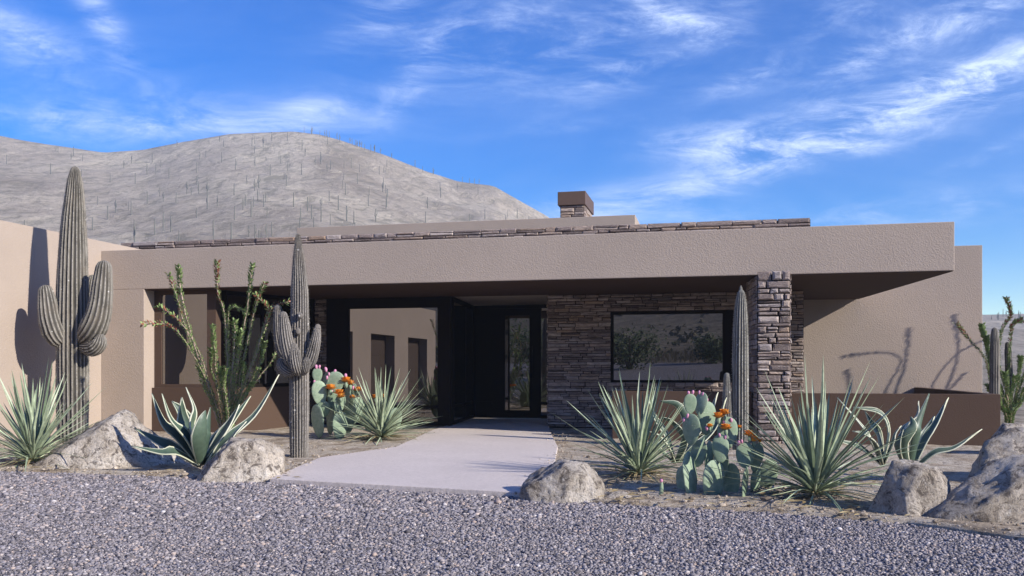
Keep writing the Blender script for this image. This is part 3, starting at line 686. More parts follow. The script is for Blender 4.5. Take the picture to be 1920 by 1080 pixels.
def pleat(name, pts, radii, ribs, mat, parent=None, loc=None, nring=44, deep=0.11, per=6, twist=0.0, wob=0.0, spines=False):
    C = spline(pts, nring); n = ribs*per; vs = []; rib = []
    T = [(C[min(i+1, nring)]-C[max(i-1, 0)]).normalized() for i in range(nring+1)]
    X = Vector((1, 0, 0)); X = (X-T[0]*X.dot(T[0])).normalized(); seed = random.uniform(0, 50)
    for i in range(nring+1):
        t = i/nring; X = (X-T[i]*X.dot(T[i])).normalized(); Y = T[i].cross(X)
        r0 = lerp_list(radii, t)
        for k in range(n):
            a = 2*math.pi*k/n + twist*t; w = 0.5+0.5*math.cos(ribs*2*math.pi*k/n); w2 = w**0.7
            r = r0*(1-deep+deep*2*w2) * (1 + wob*mnoise.noise((math.cos(a)*1.3+seed, math.sin(a)*1.3, t*7)))
            vs.append(C[i]+X*math.cos(a)*r+Y*math.sin(a)*r); rib.append(w)
    # rounded crown
    base = nring*n; r_end = radii[-1]
    for q in (0.5, 0.85):
        for k in range(n):
            p = vs[base+k]; vs.append(C[-1]+(p-C[-1])*math.cos(q*1.5)+T[-1]*r_end*0.9*math.sin(q*1.4)); rib.append(rib[base+k])
    vs.append(C[-1]+T[-1]*r_end*0.92); rib.append(0.6)
    fs = [(i*n+k, i*n+(k+1) % n, (i+1)*n+(k+1) % n, (i+1)*n+k) for i in range(nring+2) for k in range(n)]
    fs += [((nring+2)*n+k, (nring+2)*n+(k+1) % n, len(vs)-1) for k in range(n)]
    mb = MB(); mb.add(vs, fs)
    o = mb.build(name, mat, parent, smooth=True, loc=loc)
    at = o.data.attributes.new('rib', 'FLOAT', 'POINT'); at.data.foreach_set('value', rib)
    if spines:
        sb = MB(); L = sum((C[i+1]-C[i]).length for i in range(nring)); m = max(4, int(L/0.045))
        for k in range(ribs):
            for q in range(m):
                f = (q+random.random()*0.6)/m*nring; i = min(int(f), nring-1); f -= i
                P = vs[i*n+k*per].lerp(vs[(i+1)*n+k*per], f); O = (P-C[i].lerp(C[i+1], f)).normalized()
                for _ in range(3):
                    d = (O+Vector((random.uniform(-1, 1), random.uniform(-1, 1), random.uniform(-1, 1)))*0.75).normalized(); s = d.cross(Vector((random.random(), .2, random.random()))).normalized()*0.0022
                    sb.add([P-s, P+s, P+d*random.uniform(0.012, 0.03)], [(0, 1, 2)], 0, random.random())
        tag(sb.build('spines', M_SPINE, o), kind='stuff')
    return o
def saguaro(label, base_px, Y, zb, trunk, rads, arms, mat, ribs=22, group=None, wob=0.06, spines=True):
    """trunk: photo points of the axis; rads: photo-pixel radii; arms: (name, points (px, py, extra depth), radii px)"""
    loc = ((base_px-CX)/F*Y, Y, zb); t = thing('saguaro_cactus', label, 'cactus', loc, group)
    b = [Vector(loc)-Vector((0, 0, 0.08))] + [Vector(PT(x, y, Y)) for x, y in trunk]
    pleat('trunk', b, [M(r, Y) for r in rads], ribs, mat, t, nring=56, wob=wob, spines=spines)
    for nm, pts, rd in arms:
        pleat(nm, [PT(x, y, Y+d) for x, y, d in pts], [M(r, Y) for r in rd], 15, mat, t, nring=26, deep=0.09, wob=wob, spines=spines and nm == 'arm')
    return t
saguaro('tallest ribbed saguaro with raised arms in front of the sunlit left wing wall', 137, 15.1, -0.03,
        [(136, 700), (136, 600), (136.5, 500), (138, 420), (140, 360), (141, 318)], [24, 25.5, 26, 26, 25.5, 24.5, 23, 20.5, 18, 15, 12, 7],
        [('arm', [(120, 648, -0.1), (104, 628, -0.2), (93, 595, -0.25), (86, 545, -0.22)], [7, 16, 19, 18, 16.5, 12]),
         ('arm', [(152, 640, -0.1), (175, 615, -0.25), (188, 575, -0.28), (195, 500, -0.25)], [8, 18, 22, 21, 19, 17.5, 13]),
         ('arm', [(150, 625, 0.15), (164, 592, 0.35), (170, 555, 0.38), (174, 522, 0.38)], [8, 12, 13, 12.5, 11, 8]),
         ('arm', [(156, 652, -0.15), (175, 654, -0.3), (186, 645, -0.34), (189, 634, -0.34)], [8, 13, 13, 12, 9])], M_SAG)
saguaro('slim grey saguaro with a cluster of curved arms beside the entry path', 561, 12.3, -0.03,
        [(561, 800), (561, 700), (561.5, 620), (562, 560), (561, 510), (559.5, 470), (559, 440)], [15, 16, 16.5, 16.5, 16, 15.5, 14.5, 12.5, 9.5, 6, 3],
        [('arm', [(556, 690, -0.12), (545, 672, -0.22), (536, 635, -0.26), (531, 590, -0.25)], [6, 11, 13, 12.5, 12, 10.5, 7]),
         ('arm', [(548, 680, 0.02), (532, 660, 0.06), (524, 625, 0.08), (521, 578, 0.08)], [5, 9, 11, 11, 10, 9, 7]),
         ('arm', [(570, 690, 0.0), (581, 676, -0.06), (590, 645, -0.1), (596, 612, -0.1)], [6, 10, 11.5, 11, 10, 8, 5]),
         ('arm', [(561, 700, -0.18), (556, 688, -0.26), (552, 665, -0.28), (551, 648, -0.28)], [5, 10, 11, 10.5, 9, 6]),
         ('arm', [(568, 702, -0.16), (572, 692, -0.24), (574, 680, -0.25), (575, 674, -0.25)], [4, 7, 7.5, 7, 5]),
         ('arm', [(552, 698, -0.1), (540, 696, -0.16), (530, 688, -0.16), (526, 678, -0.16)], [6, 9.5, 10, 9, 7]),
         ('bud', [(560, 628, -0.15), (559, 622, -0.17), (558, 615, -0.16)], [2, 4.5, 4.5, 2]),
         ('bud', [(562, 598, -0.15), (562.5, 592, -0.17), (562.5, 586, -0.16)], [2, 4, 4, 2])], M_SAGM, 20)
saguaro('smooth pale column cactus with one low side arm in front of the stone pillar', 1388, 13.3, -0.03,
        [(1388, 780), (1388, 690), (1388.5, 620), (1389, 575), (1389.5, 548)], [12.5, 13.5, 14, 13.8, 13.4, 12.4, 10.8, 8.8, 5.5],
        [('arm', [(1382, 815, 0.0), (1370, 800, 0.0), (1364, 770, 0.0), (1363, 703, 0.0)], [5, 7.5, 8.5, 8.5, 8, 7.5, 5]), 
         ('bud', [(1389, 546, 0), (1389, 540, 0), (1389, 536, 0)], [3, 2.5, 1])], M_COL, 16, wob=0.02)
saguaro('dark young saguaro standing among ocotillo canes beyond the right end of the low wall', 1866, 15.6, -0.05,
        [(1865, 760), (1865, 680), (1865, 640), (1864.5, 618)], [7, 8, 8, 7.5, 7, 4.5], [], M_SAG, 14, spines=False)
saguaro('slimmer dark young saguaro furthest right among ocotillo canes', 1893, 16.2, -0.05,
        [(1893, 760), (1892, 700), (1890, 660), (1889, 644)], [5, 6, 6, 5.5, 3.5], [], M_SAG, 12, spines=False)

# leaves -------------------------------------------------------------------
def blade(mb, pts, width, A, n=9, keel=0.25, prof=None, mi=0, edge=None, sh=0.5, ew=0.16):
    """a tapering leaf along pts; A: the side its upper face looks to; edge: material of a pale margin"""
    C = spline(pts, n); vs = []; fs = []; ms = []
    prof = prof or (lambda t: min(1, 0.55+t*2.2)*(1-t**1.6)**0.9)
    row = 5 if edge is not None else 3
    for i in range(n+1):
        t = i/n; T = (C[min(i+1, n)]-C[max(i-1, 0)]).normalized(); S = T.cross(A)
        S = S.normalized() if S.length > 1e-4 else Vector((1, 0, 0)); N = S.cross(T).normalized()
        w = width*max(prof(t), 0.02)*0.5
        if row == 3: vs += [C[i]-S*w, C[i]-N*w*keel, C[i]+S*w]
        else: vs += [C[i]-S*w, C[i]-S*w*(1-ew)-N*w*keel*0.35, C[i]-N*w*keel, C[i]+S*w*(1-ew)-N*w*keel*0.35, C[i]+S*w]
    for i in range(n):
        for k in range(row-1):
            fs.append((i*row+k, i*row+k+1, (i+1)*row+k+1, (i+1)*row+k))
            ms.append(edge if (edge is not None and k in (0, 3)) else mi)
    mb.add(vs, fs, ms, sh)
def yucca(label, px, py, Y, zb, size, n, lean=0.0, seed=1, cat='yucca', upper=1.0):
    random.seed(seed); X = (px-CX)/F*Y; B = Vector((X, Y, zb)); mb = MB()
    for i in range(n):
        q = i/n; el = R(random.uniform(0, 90)) if False else R(86 - 88*q**0.72 + random.uniform(-6, 6))
        az = i*2.39996 + random.uniform(-0.3, 0.3)
        h = Vector((math.cos(az), math.sin(az), 0)); d = h*math.cos(el) + Vector((0, 0, 1))*math.sin(el)
        L = size*random.uniform(0.68, 1.1)*(1.0 if q > 0.25 else upper)
        if q > 0.93: L *= random.uniform(0.35, 0.6)
        droop = (0.02+0.16*q)*random.uniform(0.1, 1.6)*(2.2 if random.random() < 0.07 else 1); b = B + h*0.035*random.uniform(0.3, 1) + Vector((0, 0, 0.03+0.10*(1-q)))
        side = Vector((-h.y, h.x, 0))*random.uniform(-0.05, 0.05)
        pts = [b, b+d*L*0.33+Vector((0, 0, 0.02*L)), b+d*L*0.68-Vector((0, 0, droop*L*0.35))+side*L, b+d*L-Vector((0, 0, droop*L))+side*2*L]
        wd = size*(0.064 - 0.044*q**0.5)*random.uniform(0.8, 1.15)
        A = (Vector((0, 0, 1))*math.cos(el)-h*math.sin(el)) + Vector((random.uniform(-.35, .35), random.uniform(-.35, .35), 0))
        sh = random.random()**0.6
        dry = 1 if q > 0.8 and random.random() < 0.18 else 0
        blade(mb, pts, wd, A, 8, 0.65, lambda t: min(1, 0.75+t*1.5)*(1-t)**0.62, dry, None, sh)
    for i in range(26):                             # a few dead leaves round the foot
        az = random.uniform(0, 6.28); h = Vector((math.cos(az), math.sin(az), 0)); L = size*random.uniform(0.25, 0.5)
        blade(mb, [B+Vector((0, 0, 0.07)), B+h*L*0.5+Vector((0, 0, 0.07)), B+h*L+Vector((0, 0, 0.015))], size*0.024, Vector((0, 0, 1)), 5, 0.3, None, 1, None, random.random())
    o = mb.build('yucca', [M_YUC, M_DRY], None, loc=B)
    return tag(o, label, cat)
yucca('spiky yucca at the left end, below the tall saguaro', 62, 862, 11.3, -0.02, 1.22, 120, seed=3)
yucca('spiky yucca left of the entry path beside the flowering prickly pear', 714, 818, 15.2, -0.02, 1.2, 150, seed=5)
yucca('spiky yucca right of the path under the picture window', 1197, 890, 9.9, -0.02, 1.12, 125, seed=11)
yucca('largest spiky yucca in front of the stone pillar and low wall', 1528, 930, 8.35, -0.02, 1.17, 140, seed=8, upper=1.03)

def agave(label, px, py, Y, zb, leaves, seed=1, wk=1.0):
    """leaves: (points in photo pixels with depth offset, width in photo pixels)"""
    random.seed(seed); B = Vector(((px-CX)/F*Y, Y, zb)); mb = MB()
    for pts, wpx in leaves:
        P = [Vector(PT(x, y, Y+d)) for x, y, d in pts]
        P = [P[0]*0.4+(B+Vector((0, 0, 0.04)))*0.6] + P[1:]
        mid = P[len(P)//2]; h = Vector((mid.x-B.x, mid.y-B.y, 0)); h = h.normalized() if h.length > 0.03 else Vector((0, -1, 0))
        tan = (P[-1]-P[0]).normalized()
        A = Vector((0, 0, 1))*(1-abs(tan.z)) - h*abs(tan.z) + Vector((0, -0.55, 0)) + Vector((random.uniform(-.25, .25), 0, 0))
        blade(mb, P, M(wpx*0.84*wk, Y), A, 14, 0.42, lambda t: (0.55+min(t, 0.42)/0.42*0.45)*max(0.0, 1-max(0, (t-0.42)/0.58))**0.85, 0, 1, random.random(), 0.10)
    o = mb.build('agave', [M_AGA, M_AGE], None, loc=B, smooth=True)
    sm = o.modifiers.new('thickness', 'SOLIDIFY'); sm.thickness = 0.014; sm.offset = 0
    return tag(o, label, 'agave')
agave('variegated agave between the two pale boulders below the ocotillo', 378, 868, 10.75, -0.03, [
    ([(372, 862, 0), (330, 812, -0.12), (306, 790, -0.15), (285, 737, -0.1)], 30), ([(375, 860, 0), (352, 815, -0.2), (322, 785, -0.25), (304, 738, -0.2)], 44),
    ([(376, 858, 0), (350, 805, 0.1), (343, 780, 0.15), (341, 745, 0.15)], 36), ([(378, 856, 0), (362, 800, -0.1), (366, 768, -0.05), (349, 726, 0.0)], 42),
    ([(380, 858, 0), (385, 820, -0.15), (388, 800, -0.1), (394, 764, 0.0)], 36), ([(370, 866, 0), (330, 845, -0.3), (300, 846, -0.38), (246, 836, -0.4)], 32),
    ([(368, 864, 0), (325, 838, -0.05), (290, 822, -0.05), (252, 803, 0.0)], 30), ([(384, 862, 0), (410, 818, 0.05), (430, 790, 0.1), (449, 758, 0.15)], 38),
    ([(386, 864, 0), (425, 820, -0.05), (478, 775, 0.1), (523, 702, 0.3)], 26), ([(384, 860, 0), (402, 830, 0.2), (425, 800, 0.3), (470, 742, 0.5)], 34),
    ([(378, 862, 0), (372, 825, -0.3), (378, 790, -0.35), (385, 770, -0.32)], 40), ([(386, 866, 0), (420, 842, -0.25), (440, 812, -0.3), (462, 790, -0.25)], 30),
    ([(374, 860, 0.1), (355, 800, 0.4), (340, 770, 0.5), (322, 752, 0.5)], 34)], 4)
agave('variegated upright agave behind the boulder in front of the long low wall', 1704, 862, 9.6, -0.05, [
    ([(1700, 858, 0), (1690, 810, -0.05), (1718, 780, -0.05), (1722, 752, 0)], 30), ([(1706, 858, 0), (1716, 815, -0.2), (1722, 790, -0.2), (1742, 738, -0.15)], 30),
    ([(1710, 858, 0), (1735, 820, 0.0), (1755, 790, 0.05), (1778, 745, 0.1)], 26), ([(1714, 862, 0), (1750, 848, -0.1), (1790, 838, -0.15), (1841, 804, -0.1)], 20),
    ([(1698, 860, 0), (1692, 830, -0.2), (1712, 800, -0.25), (1708, 782, -0.2)], 32), ([(1712, 858, 0), (1722, 832, 0.2), (1738, 806, 0.3), (1752, 780, 0.3)], 28),
    ([(1696, 862, 0), (1685, 845, -0.25), (1686, 825, -0.3), (1694, 806, -0.3)], 28)], 6, 0.78)
agave('variegated agave with an arching leaf half hidden behind the largest yucca', 1655, 856, 10.6, -0.05, [
    ([(1658, 850, 0), (1668, 808, 0), (1650, 772, 0), (1600, 764, 0)], 28), ([(1650, 852, 0), (1632, 820, -0.1), (1612, 792, -0.1), (1570, 745, -0.05)], 28),
    ([(1648, 854, 0), (1615, 838, -0.1), (1590, 830, -0.1), (1556, 822, -0.1)], 26), ([(1655, 850, 0), (1650, 815, 0.1), (1634, 792, 0.1), (1622, 770, 0.1)], 28),
    ([(1660, 852, 0), (1672, 832, -0.1), (1678, 812, -0.1), (1690, 798, -0.1)], 24), ([(1652, 852, 0), (1640, 828, -0.3), (1620, 812, -0.35), (1598, 808, -0.35)], 26)], 9, 0.8)
agave('variegated agave with looping leaves between the yucca and the prickly pear under the window', 1268, 862, 10.9, -0.03, [
    ([(1275, 858, 0), (1290, 800, 0), (1272, 760, 0), (1238, 752, 0)], 27), ([(1262, 856, 0), (1250, 815, 0.1), (1228, 780, 0.1), (1214, 735, 0.1)], 24),
    ([(1258, 858, 0), (1235, 840, -0.1), (1210, 832, -0.1), (1180, 838, -0.1)], 24), ([(1270, 856, 0), (1285, 825, -0.1), (1262, 792, -0.1), (1240, 782, -0.1)], 28),
    ([(1280, 858, 0), (1305, 835, 0), (1340, 800, 0.1), (1362, 745, 0.1)], 22), ([(1276, 858, 0), (1300, 820, 0.2), (1330, 775, 0.2), (1346, 735, 0.2)], 22),
    ([(1264, 858, 0), (1255, 838, -0.25), (1235, 815, -0.3), (1215, 808, -0.3)], 24)], 10, 0.8)

# ocotillo -------------------------------------------------------------------
def tube(mb, C, r0, r1, k=6, mi=0, sh=0.5):
    n = len(C)-1; vs = []
    for i, c in enumerate(C):
        T = (C[min(i+1, n)]-C[max(i-1, 0)]).normalized(); X = T.cross(Vector((0.3, 1, 0.2))).normalized(); Y = T.cross(X); r = r0+(r1-r0)*i/n
        r *= 1+0.12*math.sin(i*2.1)
        vs += [c+X*math.cos(6.2832*a/k)*r+Y*math.sin(6.2832*a/k)*r for a in range(k)]
    fs = [(i*k+a, i*k+(a+1) % k, (i+1)*k+(a+1) % k, (i+1)*k+a) for i in range(n) for a in range(k)]+[tuple(n*k+a for a in range(k))]
    mb.add(vs, fs, mi, sh)
def ocotillo(label, px, py, Y, zb, canes, seed=1, leaf=0.048, dens=1.0):
    """canes: (photo points with depth offset, radius px, leaf start 0-1, leafiness, share of red leaves)"""
    random.seed(seed); B = Vector(((px-CX)/F*Y, Y, zb)); t = thing('ocotillo', label, 'ocotillo', B)
    for pts, rp, l0, lf, red in canes:
        P = [B+Vector((random.uniform(-.04, .04), random.uniform(-.04, .04), -0.04))] + [Vector(PT(x, y, Y+d)) for x, y, d in pts]
        L = sum((b-a).length for a, b in zip(P, P[1:])); n = max(10, int(L/0.07)); C = arc(P, n)
        C = [c+Vector((random.uniform(-1, 1), random.uniform(-1, 1), 0))*0.008 for c in C]
        mb = MB(); tube(mb, C, M(rp*0.62, Y), M(rp*0.28, Y), 6, 0, random.random()); c = mb.build('cane', M_OCS, t, smooth=True)
        mb = MB(); fine = arc(P, n*6)
        for i in range(len(fine)-1):
            q = i/(len(fine)-1)
            if q < l0: continue
            tipq = max(0, (q-0.80)/0.20)
            k_ = lf*dens*(1.7+0.6*tipq*(lf > 0.9))
            m = int(k_) + (random.random() < k_-int(k_))
            T = (fine[i+1]-fine[i]).normalized()
            for _ in range(m*2):
                a = random.uniform(0, 6.283); X = T.cross(Vector((0.3, 1, 0.2))).normalized(); Yv = T.cross(X)
                o = X*math.cos(a)+Yv*math.sin(a); s = leaf*random.uniform(0.55, 1.2)*(0.85+0.75*tipq)
                d = (o*1.0+T*random.uniform(0.2, 1.1)+Vector((0, 0, 0.25))).normalized(); sd = d.cross(T+Vector((0.1, .2, 0))).normalized()
                b = fine[i]+o*M(rp*0.4, Y)+T*random.uniform(-.012, .012)
                mi = 1 if random.random() < red*0.6*(q > 0.78) else 0
                mb.add([b, b+d*s*0.5+sd*s*0.22, b+d*s, b+d*s*0.5-sd*s*0.22], [(0, 1, 2, 3)], mi, random.random())
        mb.build('leaves', [M_OCL, M_OCR], c)
    return t
ocotillo('tall thorny ocotillo with many leafy canes in front of the left bay window', 424, 824, 12.9, -0.03, [
    ([(395, 740, 0), (362, 640, -0.1), (340, 555, -0.15), (335, 500, -0.15)], 4.2, 0.1, 1.15, 0.0),
    ([(385, 720, 0.1), (350, 620, 0.2), (332, 560, 0.2), (317, 514, 0.2)], 2.6, 0.25, 0.8, 0.6),
    ([(405, 760, -0.1), (365, 670, -0.2), (320, 612, -0.3), (266, 608, -0.35)], 2.8, 0.2, 0.65, 0.8),
    ([(400, 750, 0), (375, 665, -0.25), (335, 600, -0.3), (297, 575, -0.3)], 2.2, 0.3, 0.5, 0.5),
    ([(428, 740, 0), (424, 640, 0.1), (420, 585, 0.1), (408, 545, 0.1), (407, 490, 0.1)], 3.4, 0.15, 1.0, 0.75),
    ([(422, 745, 0), (408, 680, -0.1), (402, 650, -0.1), (400, 633, -0.1)], 2.6, 0.05, 1.3, 0.0),
    ([(420, 760, 0.1), (398, 700, 0.15), (395, 670, 0.15), (395, 655, 0.15)], 2.2, 0.05, 1.3, 0.0),
    ([(438, 740, -0.1), (452, 650, -0.15), (466, 560, -0.15), (473, 497, -0.15)], 3.8, 0.1, 1.15, 0.0),
    ([(442, 745, 0.1), (462, 650, 0.2), (480, 570, 0.2), (497, 530, 0.2)], 2.6, 0.15, 0.95, 0.2),
    ([(430, 750, -0.2), (436, 690, -0.25), (440, 640, -0.25), (440, 600, -0.25)], 4.0, 0.3, 1.15, 0.0),
    ([(445, 750, 0), (472, 680, 0), (492, 620, -0.05), (508, 578, -0.1)], 2.5, 0.15, 0.8, 0.5),
    ([(447, 755, -0.1), (482, 660, -0.2), (507, 580, -0.25), (545, 565, -0.25)], 2.2, 0.3, 0.7, 0.9),
    ([(447, 752, 0.1), (480, 662, 0.1), (504, 586, 0.1), (476, 550, 0.1)], 2.0, 0.3, 0.6, 0.9),
    ([(440, 770, 0.1), (470, 720, 0.2), (478, 700, 0.2), (484, 692, 0.2)], 2.0, 0.05, 1.2, 0.0),
    ([(450, 770, 0), (482, 712, 0.1), (508, 680, 0.15), (519, 655, 0.15)], 1.8, 0.3, 0.4, 0.0),
    ([(410, 770, 0), (388, 715, 0.1), (368, 672, 0.1), (352, 640, 0.1)], 2.2, 0.1, 0.9, 0.0),
    ([(436, 760, 0.2), (430, 690, 0.35), (428, 590, 0.4), (440, 575, 0.4), (465, 590, 0.4)], 2.0, 0.4, 0.9, 0.0),
    ([(425, 780, 0.0), (415, 730, -0.2), (412, 705, -0.2), (412, 690, -0.2)], 2.0, 0.05, 1.3, 0.0),
    ([(434, 780, 0.0), (450, 735, -0.2), (455, 705, -0.2), (458, 680, -0.2)], 2.0, 0.05, 1.3, 0.0),
    ([(418, 780, -0.1), (406, 720, -0.25), (404, 670, -0.25), (398, 610, -0.25)], 2.0, 0.05, 1.2, 0.0), ([(430, 780, -0.1), (437, 720, -0.3), (446, 660, -0.3), (452, 620, -0.3)], 2.0, 0.05, 1.2, 0.0),
    ([(440, 780, 0.1), (464, 735, 0.0), (486, 690, 0.0), (496, 640, 0.0)], 2.0, 0.05, 1.2, 0.0), ([(412, 785, 0.0), (392, 745, -0.1), (380, 720, -0.1), (372, 690, -0.1)], 1.8, 0.05, 1.2, 0.0),
    ([(428, 790, -0.2), (424, 750, -0.35), (420, 720, -0.35), (424, 690, -0.35)], 1.8, 0.05, 1.3, 0.0), ([(438, 790, -0.2), (446, 760, -0.3), (462, 735, -0.3), (474, 718, -0.3)], 1.8, 0.05, 1.3, 0.0)], 2)
ocotillo('dense ocotillo with twisting canes beyond the right end of the long low wall', 1893, 812, 16.0, -0.05, [
    ([(1888, 740, 0), (1872, 680, 0), (1878, 620, 0), (1895, 590, 0), (1887, 558, 0)], 2.2, 0.3, 0.8, 0.6),
    ([(1890, 720, 0.1), (1893, 660, 0.1), (1898, 610, 0.1), (1915, 600, 0.1)], 2.0, 0.3, 0.8, 0.6),
    ([(1882, 745, 0.2), (1862, 690, 0.4), (1848, 640, 0.5), (1840, 610, 0.6)], 2.6, 0.05, 1.2, 0.0),
    ([(1882, 755, -0.1), (1858, 712, -0.2), (1846, 670, -0.2), (1820, 640, -0.2), (1795, 607, -0.2)], 2.0, 0.1, 0.6, 0.8),
    ([(1884, 765, 0.2), (1860, 720, 0.3), (1852, 660, 0.4), (1850, 632, 0.4)], 2.4, 0.0, 1.3, 0.0),
    ([(1890, 765, 0.0), (1876, 735, 0), (1868, 705, 0), (1864, 690, 0)], 2.4, 0.0, 1.3, 0.0),
    ([(1895, 765, 0.1), (1890, 735, 0), (1886, 712, 0), (1884, 700, 0)], 2.4, 0.0, 1.3, 0.0),
    ([(1900, 765, 0.1), (1908, 725, 0), (1912, 690, 0), (1914, 670, 0)], 2.4, 0.0, 1.3, 0.0),
    ([(1902, 770, 0.1), (1918, 735, 0), (1932, 700, 0), (1940, 640, 0)], 2.4, 0.0, 1.3, 0.0),
    ([(1896, 770, -0.2), (1895, 745, -0.3), (1900, 725, -0.3), (1904, 705, -0.3)], 2.4, 0.0, 1.4, 0.0),
    ([(1886, 775, -0.2), (1868, 755, -0.3), (1858, 738, -0.3), (1852, 722, -0.3)], 2.2, 0.0, 1.4, 0.0),
    ([(1899, 775, -0.1), (1912, 758, -0.3), (1922, 745, -0.3), (1930, 725, -0.3)], 2.2, 0.0, 1.4, 0.0),
    ([(1892, 780, -0.1), (1878, 765, -0.3), (1874, 752, -0.3), (1870, 735, -0.3)], 2.2, 0.0, 1.5, 0.0),
    ([(1903, 762, 0.1), (1925, 690, 0), (1950, 640, 0), (1935, 600, 0)], 2.2, 0.2, 0.9, 0.5)], 5, 0.055, 2.0)
ocotillo('leafy ocotillo just outside the right edge whose shadow falls on the stucco wall', 2010, 800, 17.5, -0.05, [
    ([(2005, 720, 0), (2000, 620, 0), (2015, 540, 0), (2020, 465, 0)], 2.4, 0.15, 1.2, 0.0), ([(2020, 720, 0), (2060, 620, 0), (2080, 540, 0), (2075, 455, 0)], 2.4, 0.15, 1.2, 0.0),
    ([(2010, 700, 0.1), (2030, 600, 0.1), (2060, 545, 0.1), (2110, 520, 0.1)], 2.0, 0.5, 0.8, 0.6), ([(2005, 700, 0), (1990, 600, 0), (2010, 530, 0), (1985, 505, 0), (1936, 498, 0)], 2.0, 0.45, 0.8, 0.6),
    ([(1998, 730, 0), (1975, 650, 0), (1950, 590, 0), (1942, 530, 0)], 2.2, 0.15, 1.2, 0.0), ([(2012, 720, -0.2), (2040, 640, -0.2), (2100, 600, -0.2), (2130, 560, -0.2)], 2.0, 0.3, 0.9, 0.6)], 12, 0.028, 0.8)

# prickly pear -----------------------------------------------------------------
def ell(c, ax, ay, az, nu=16, nv=10, egg=0.0):
    vs = [Vector(c)-Vector(az)]
    for j in range(1, nv):
        p = -math.pi/2+math.pi*j/nv; s = math.sin(p); k = math.cos(p)*(1+egg*s)
        vs += [Vector(c)+Vector(ax)*k*math.cos(2*math.pi*i/nu)+Vector(ay)*k*math.sin(2*math.pi*i/nu)+Vector(az)*s for i in range(nu)]
    vs.append(Vector(c)+Vector(az)); fs = [(0, 1+(i+1) % nu, 1+i) for i in range(nu)]
    fs += [(1+j*nu+i, 1+j*nu+(i+1) % nu, 1+(j+1)*nu+(i+1) % nu, 1+(j+1)*nu+i) for j in range(nv-2) for i in range(nu)]
    b = 1+(nv-2)*nu; fs += [(b+i, b+(i+1) % nu, len(vs)-1) for i in range(nu)]
    return vs, fs
def prickly(label, px, py, Y, zb, pads, fruits, flowers, seed=1):
    """pads: (px, py, rx, ry, depth, tilt deg); fruits, flowers: (px, py, depth, index of the pad)"""
    random.seed(seed); t = thing('prickly_pear', label, 'cactus', ((px-CX)/F*Y, Y, zb)); P = []
    for x, y, rx, ry, d, tl in pads:
        true = max(rx, ry*0.58); yaw = math.acos(min(1, rx/true))*random.choice((-1, 1)) + R(random.uniform(-12, 12))
        c = Vector(PT(x, y, Y+d)); Yd = Y+d; tt = R(tl)
        up = Vector((math.sin(tt), random.uniform(-0.12, 0.12), math.cos(tt))).normalized()
        ax = Vector((math.cos(yaw), math.sin(yaw), 0)); ax = (ax-up*ax.dot(up)).normalized(); th = ax.cross(up)
        vs, fs = ell(c, ax*M(true, Yd), th*M(true, Yd)*0.15, up*M(ry, Yd), 20, 12, 0.16)
        vs = [v+th*0.012*mnoise.noise(v*6) for v in vs]
        mb = MB(); mb.add(vs, fs, 0, random.uniform(0.2, 1.0)); P.append(mb.build('pad', M_PAD, t, smooth=True))
    for x, y, d, k in fruits:
        c = Vector(PT(x, y, Y+d)); r = M(3.9, Y)*random.uniform(0.8, 1.05); s = random.uniform(-0.4, 0.4)
        vs, fs = ell(c, (r*0.72, 0, 0), (0, r*0.72, 0), (r*s*0.6, 0, r*1.25), 10, 8, 0.2); mb = MB(); mb.add(vs, fs); mb.build('fruit', M_FRUIT, P[k], smooth=True)
    for x, y, d, k, sz in flowers:
        c = Vector(PT(x, y, Y+d)); mb = MB(); r = M(12.5*sz, Y)
        for ring, (n, e, l) in enumerate(((9, 0.35, 1.0), (9, 0.8, 1.0), (7, 1.2, 0.85))):
            for i in range(n):
                a = 6.283*i/n+ring*0.4+random.uniform(-.15, .15); h = Vector((math.cos(a), math.sin(a), 0)); dd = h*math.cos(e)+Vector((0, 0, math.sin(e)))
                s_ = Vector((-h.y, h.x, 0)); p = c+dd*r*l; q = c+dd*r*l*0.6
                mb.add([c, q+s_*r*0.32, p+s_*r*0.2+Vector((0, 0, r*.12)), p-s_*r*0.2+Vector((0, 0, r*.12)), q-s_*r*0.32], [(0, 1, 2, 3, 4)], 0, random.random())
        vs, fs = ell(c-Vector((0, 0, r*0.35)), (r*0.32, 0, 0), (0, r*0.32, 0), (0, 0, r*0.55), 8, 6); mb.add(vs, fs, 1, 0.5)
        mb.build('flower', [M_FLOW, M_PAD], P[k])
    return t
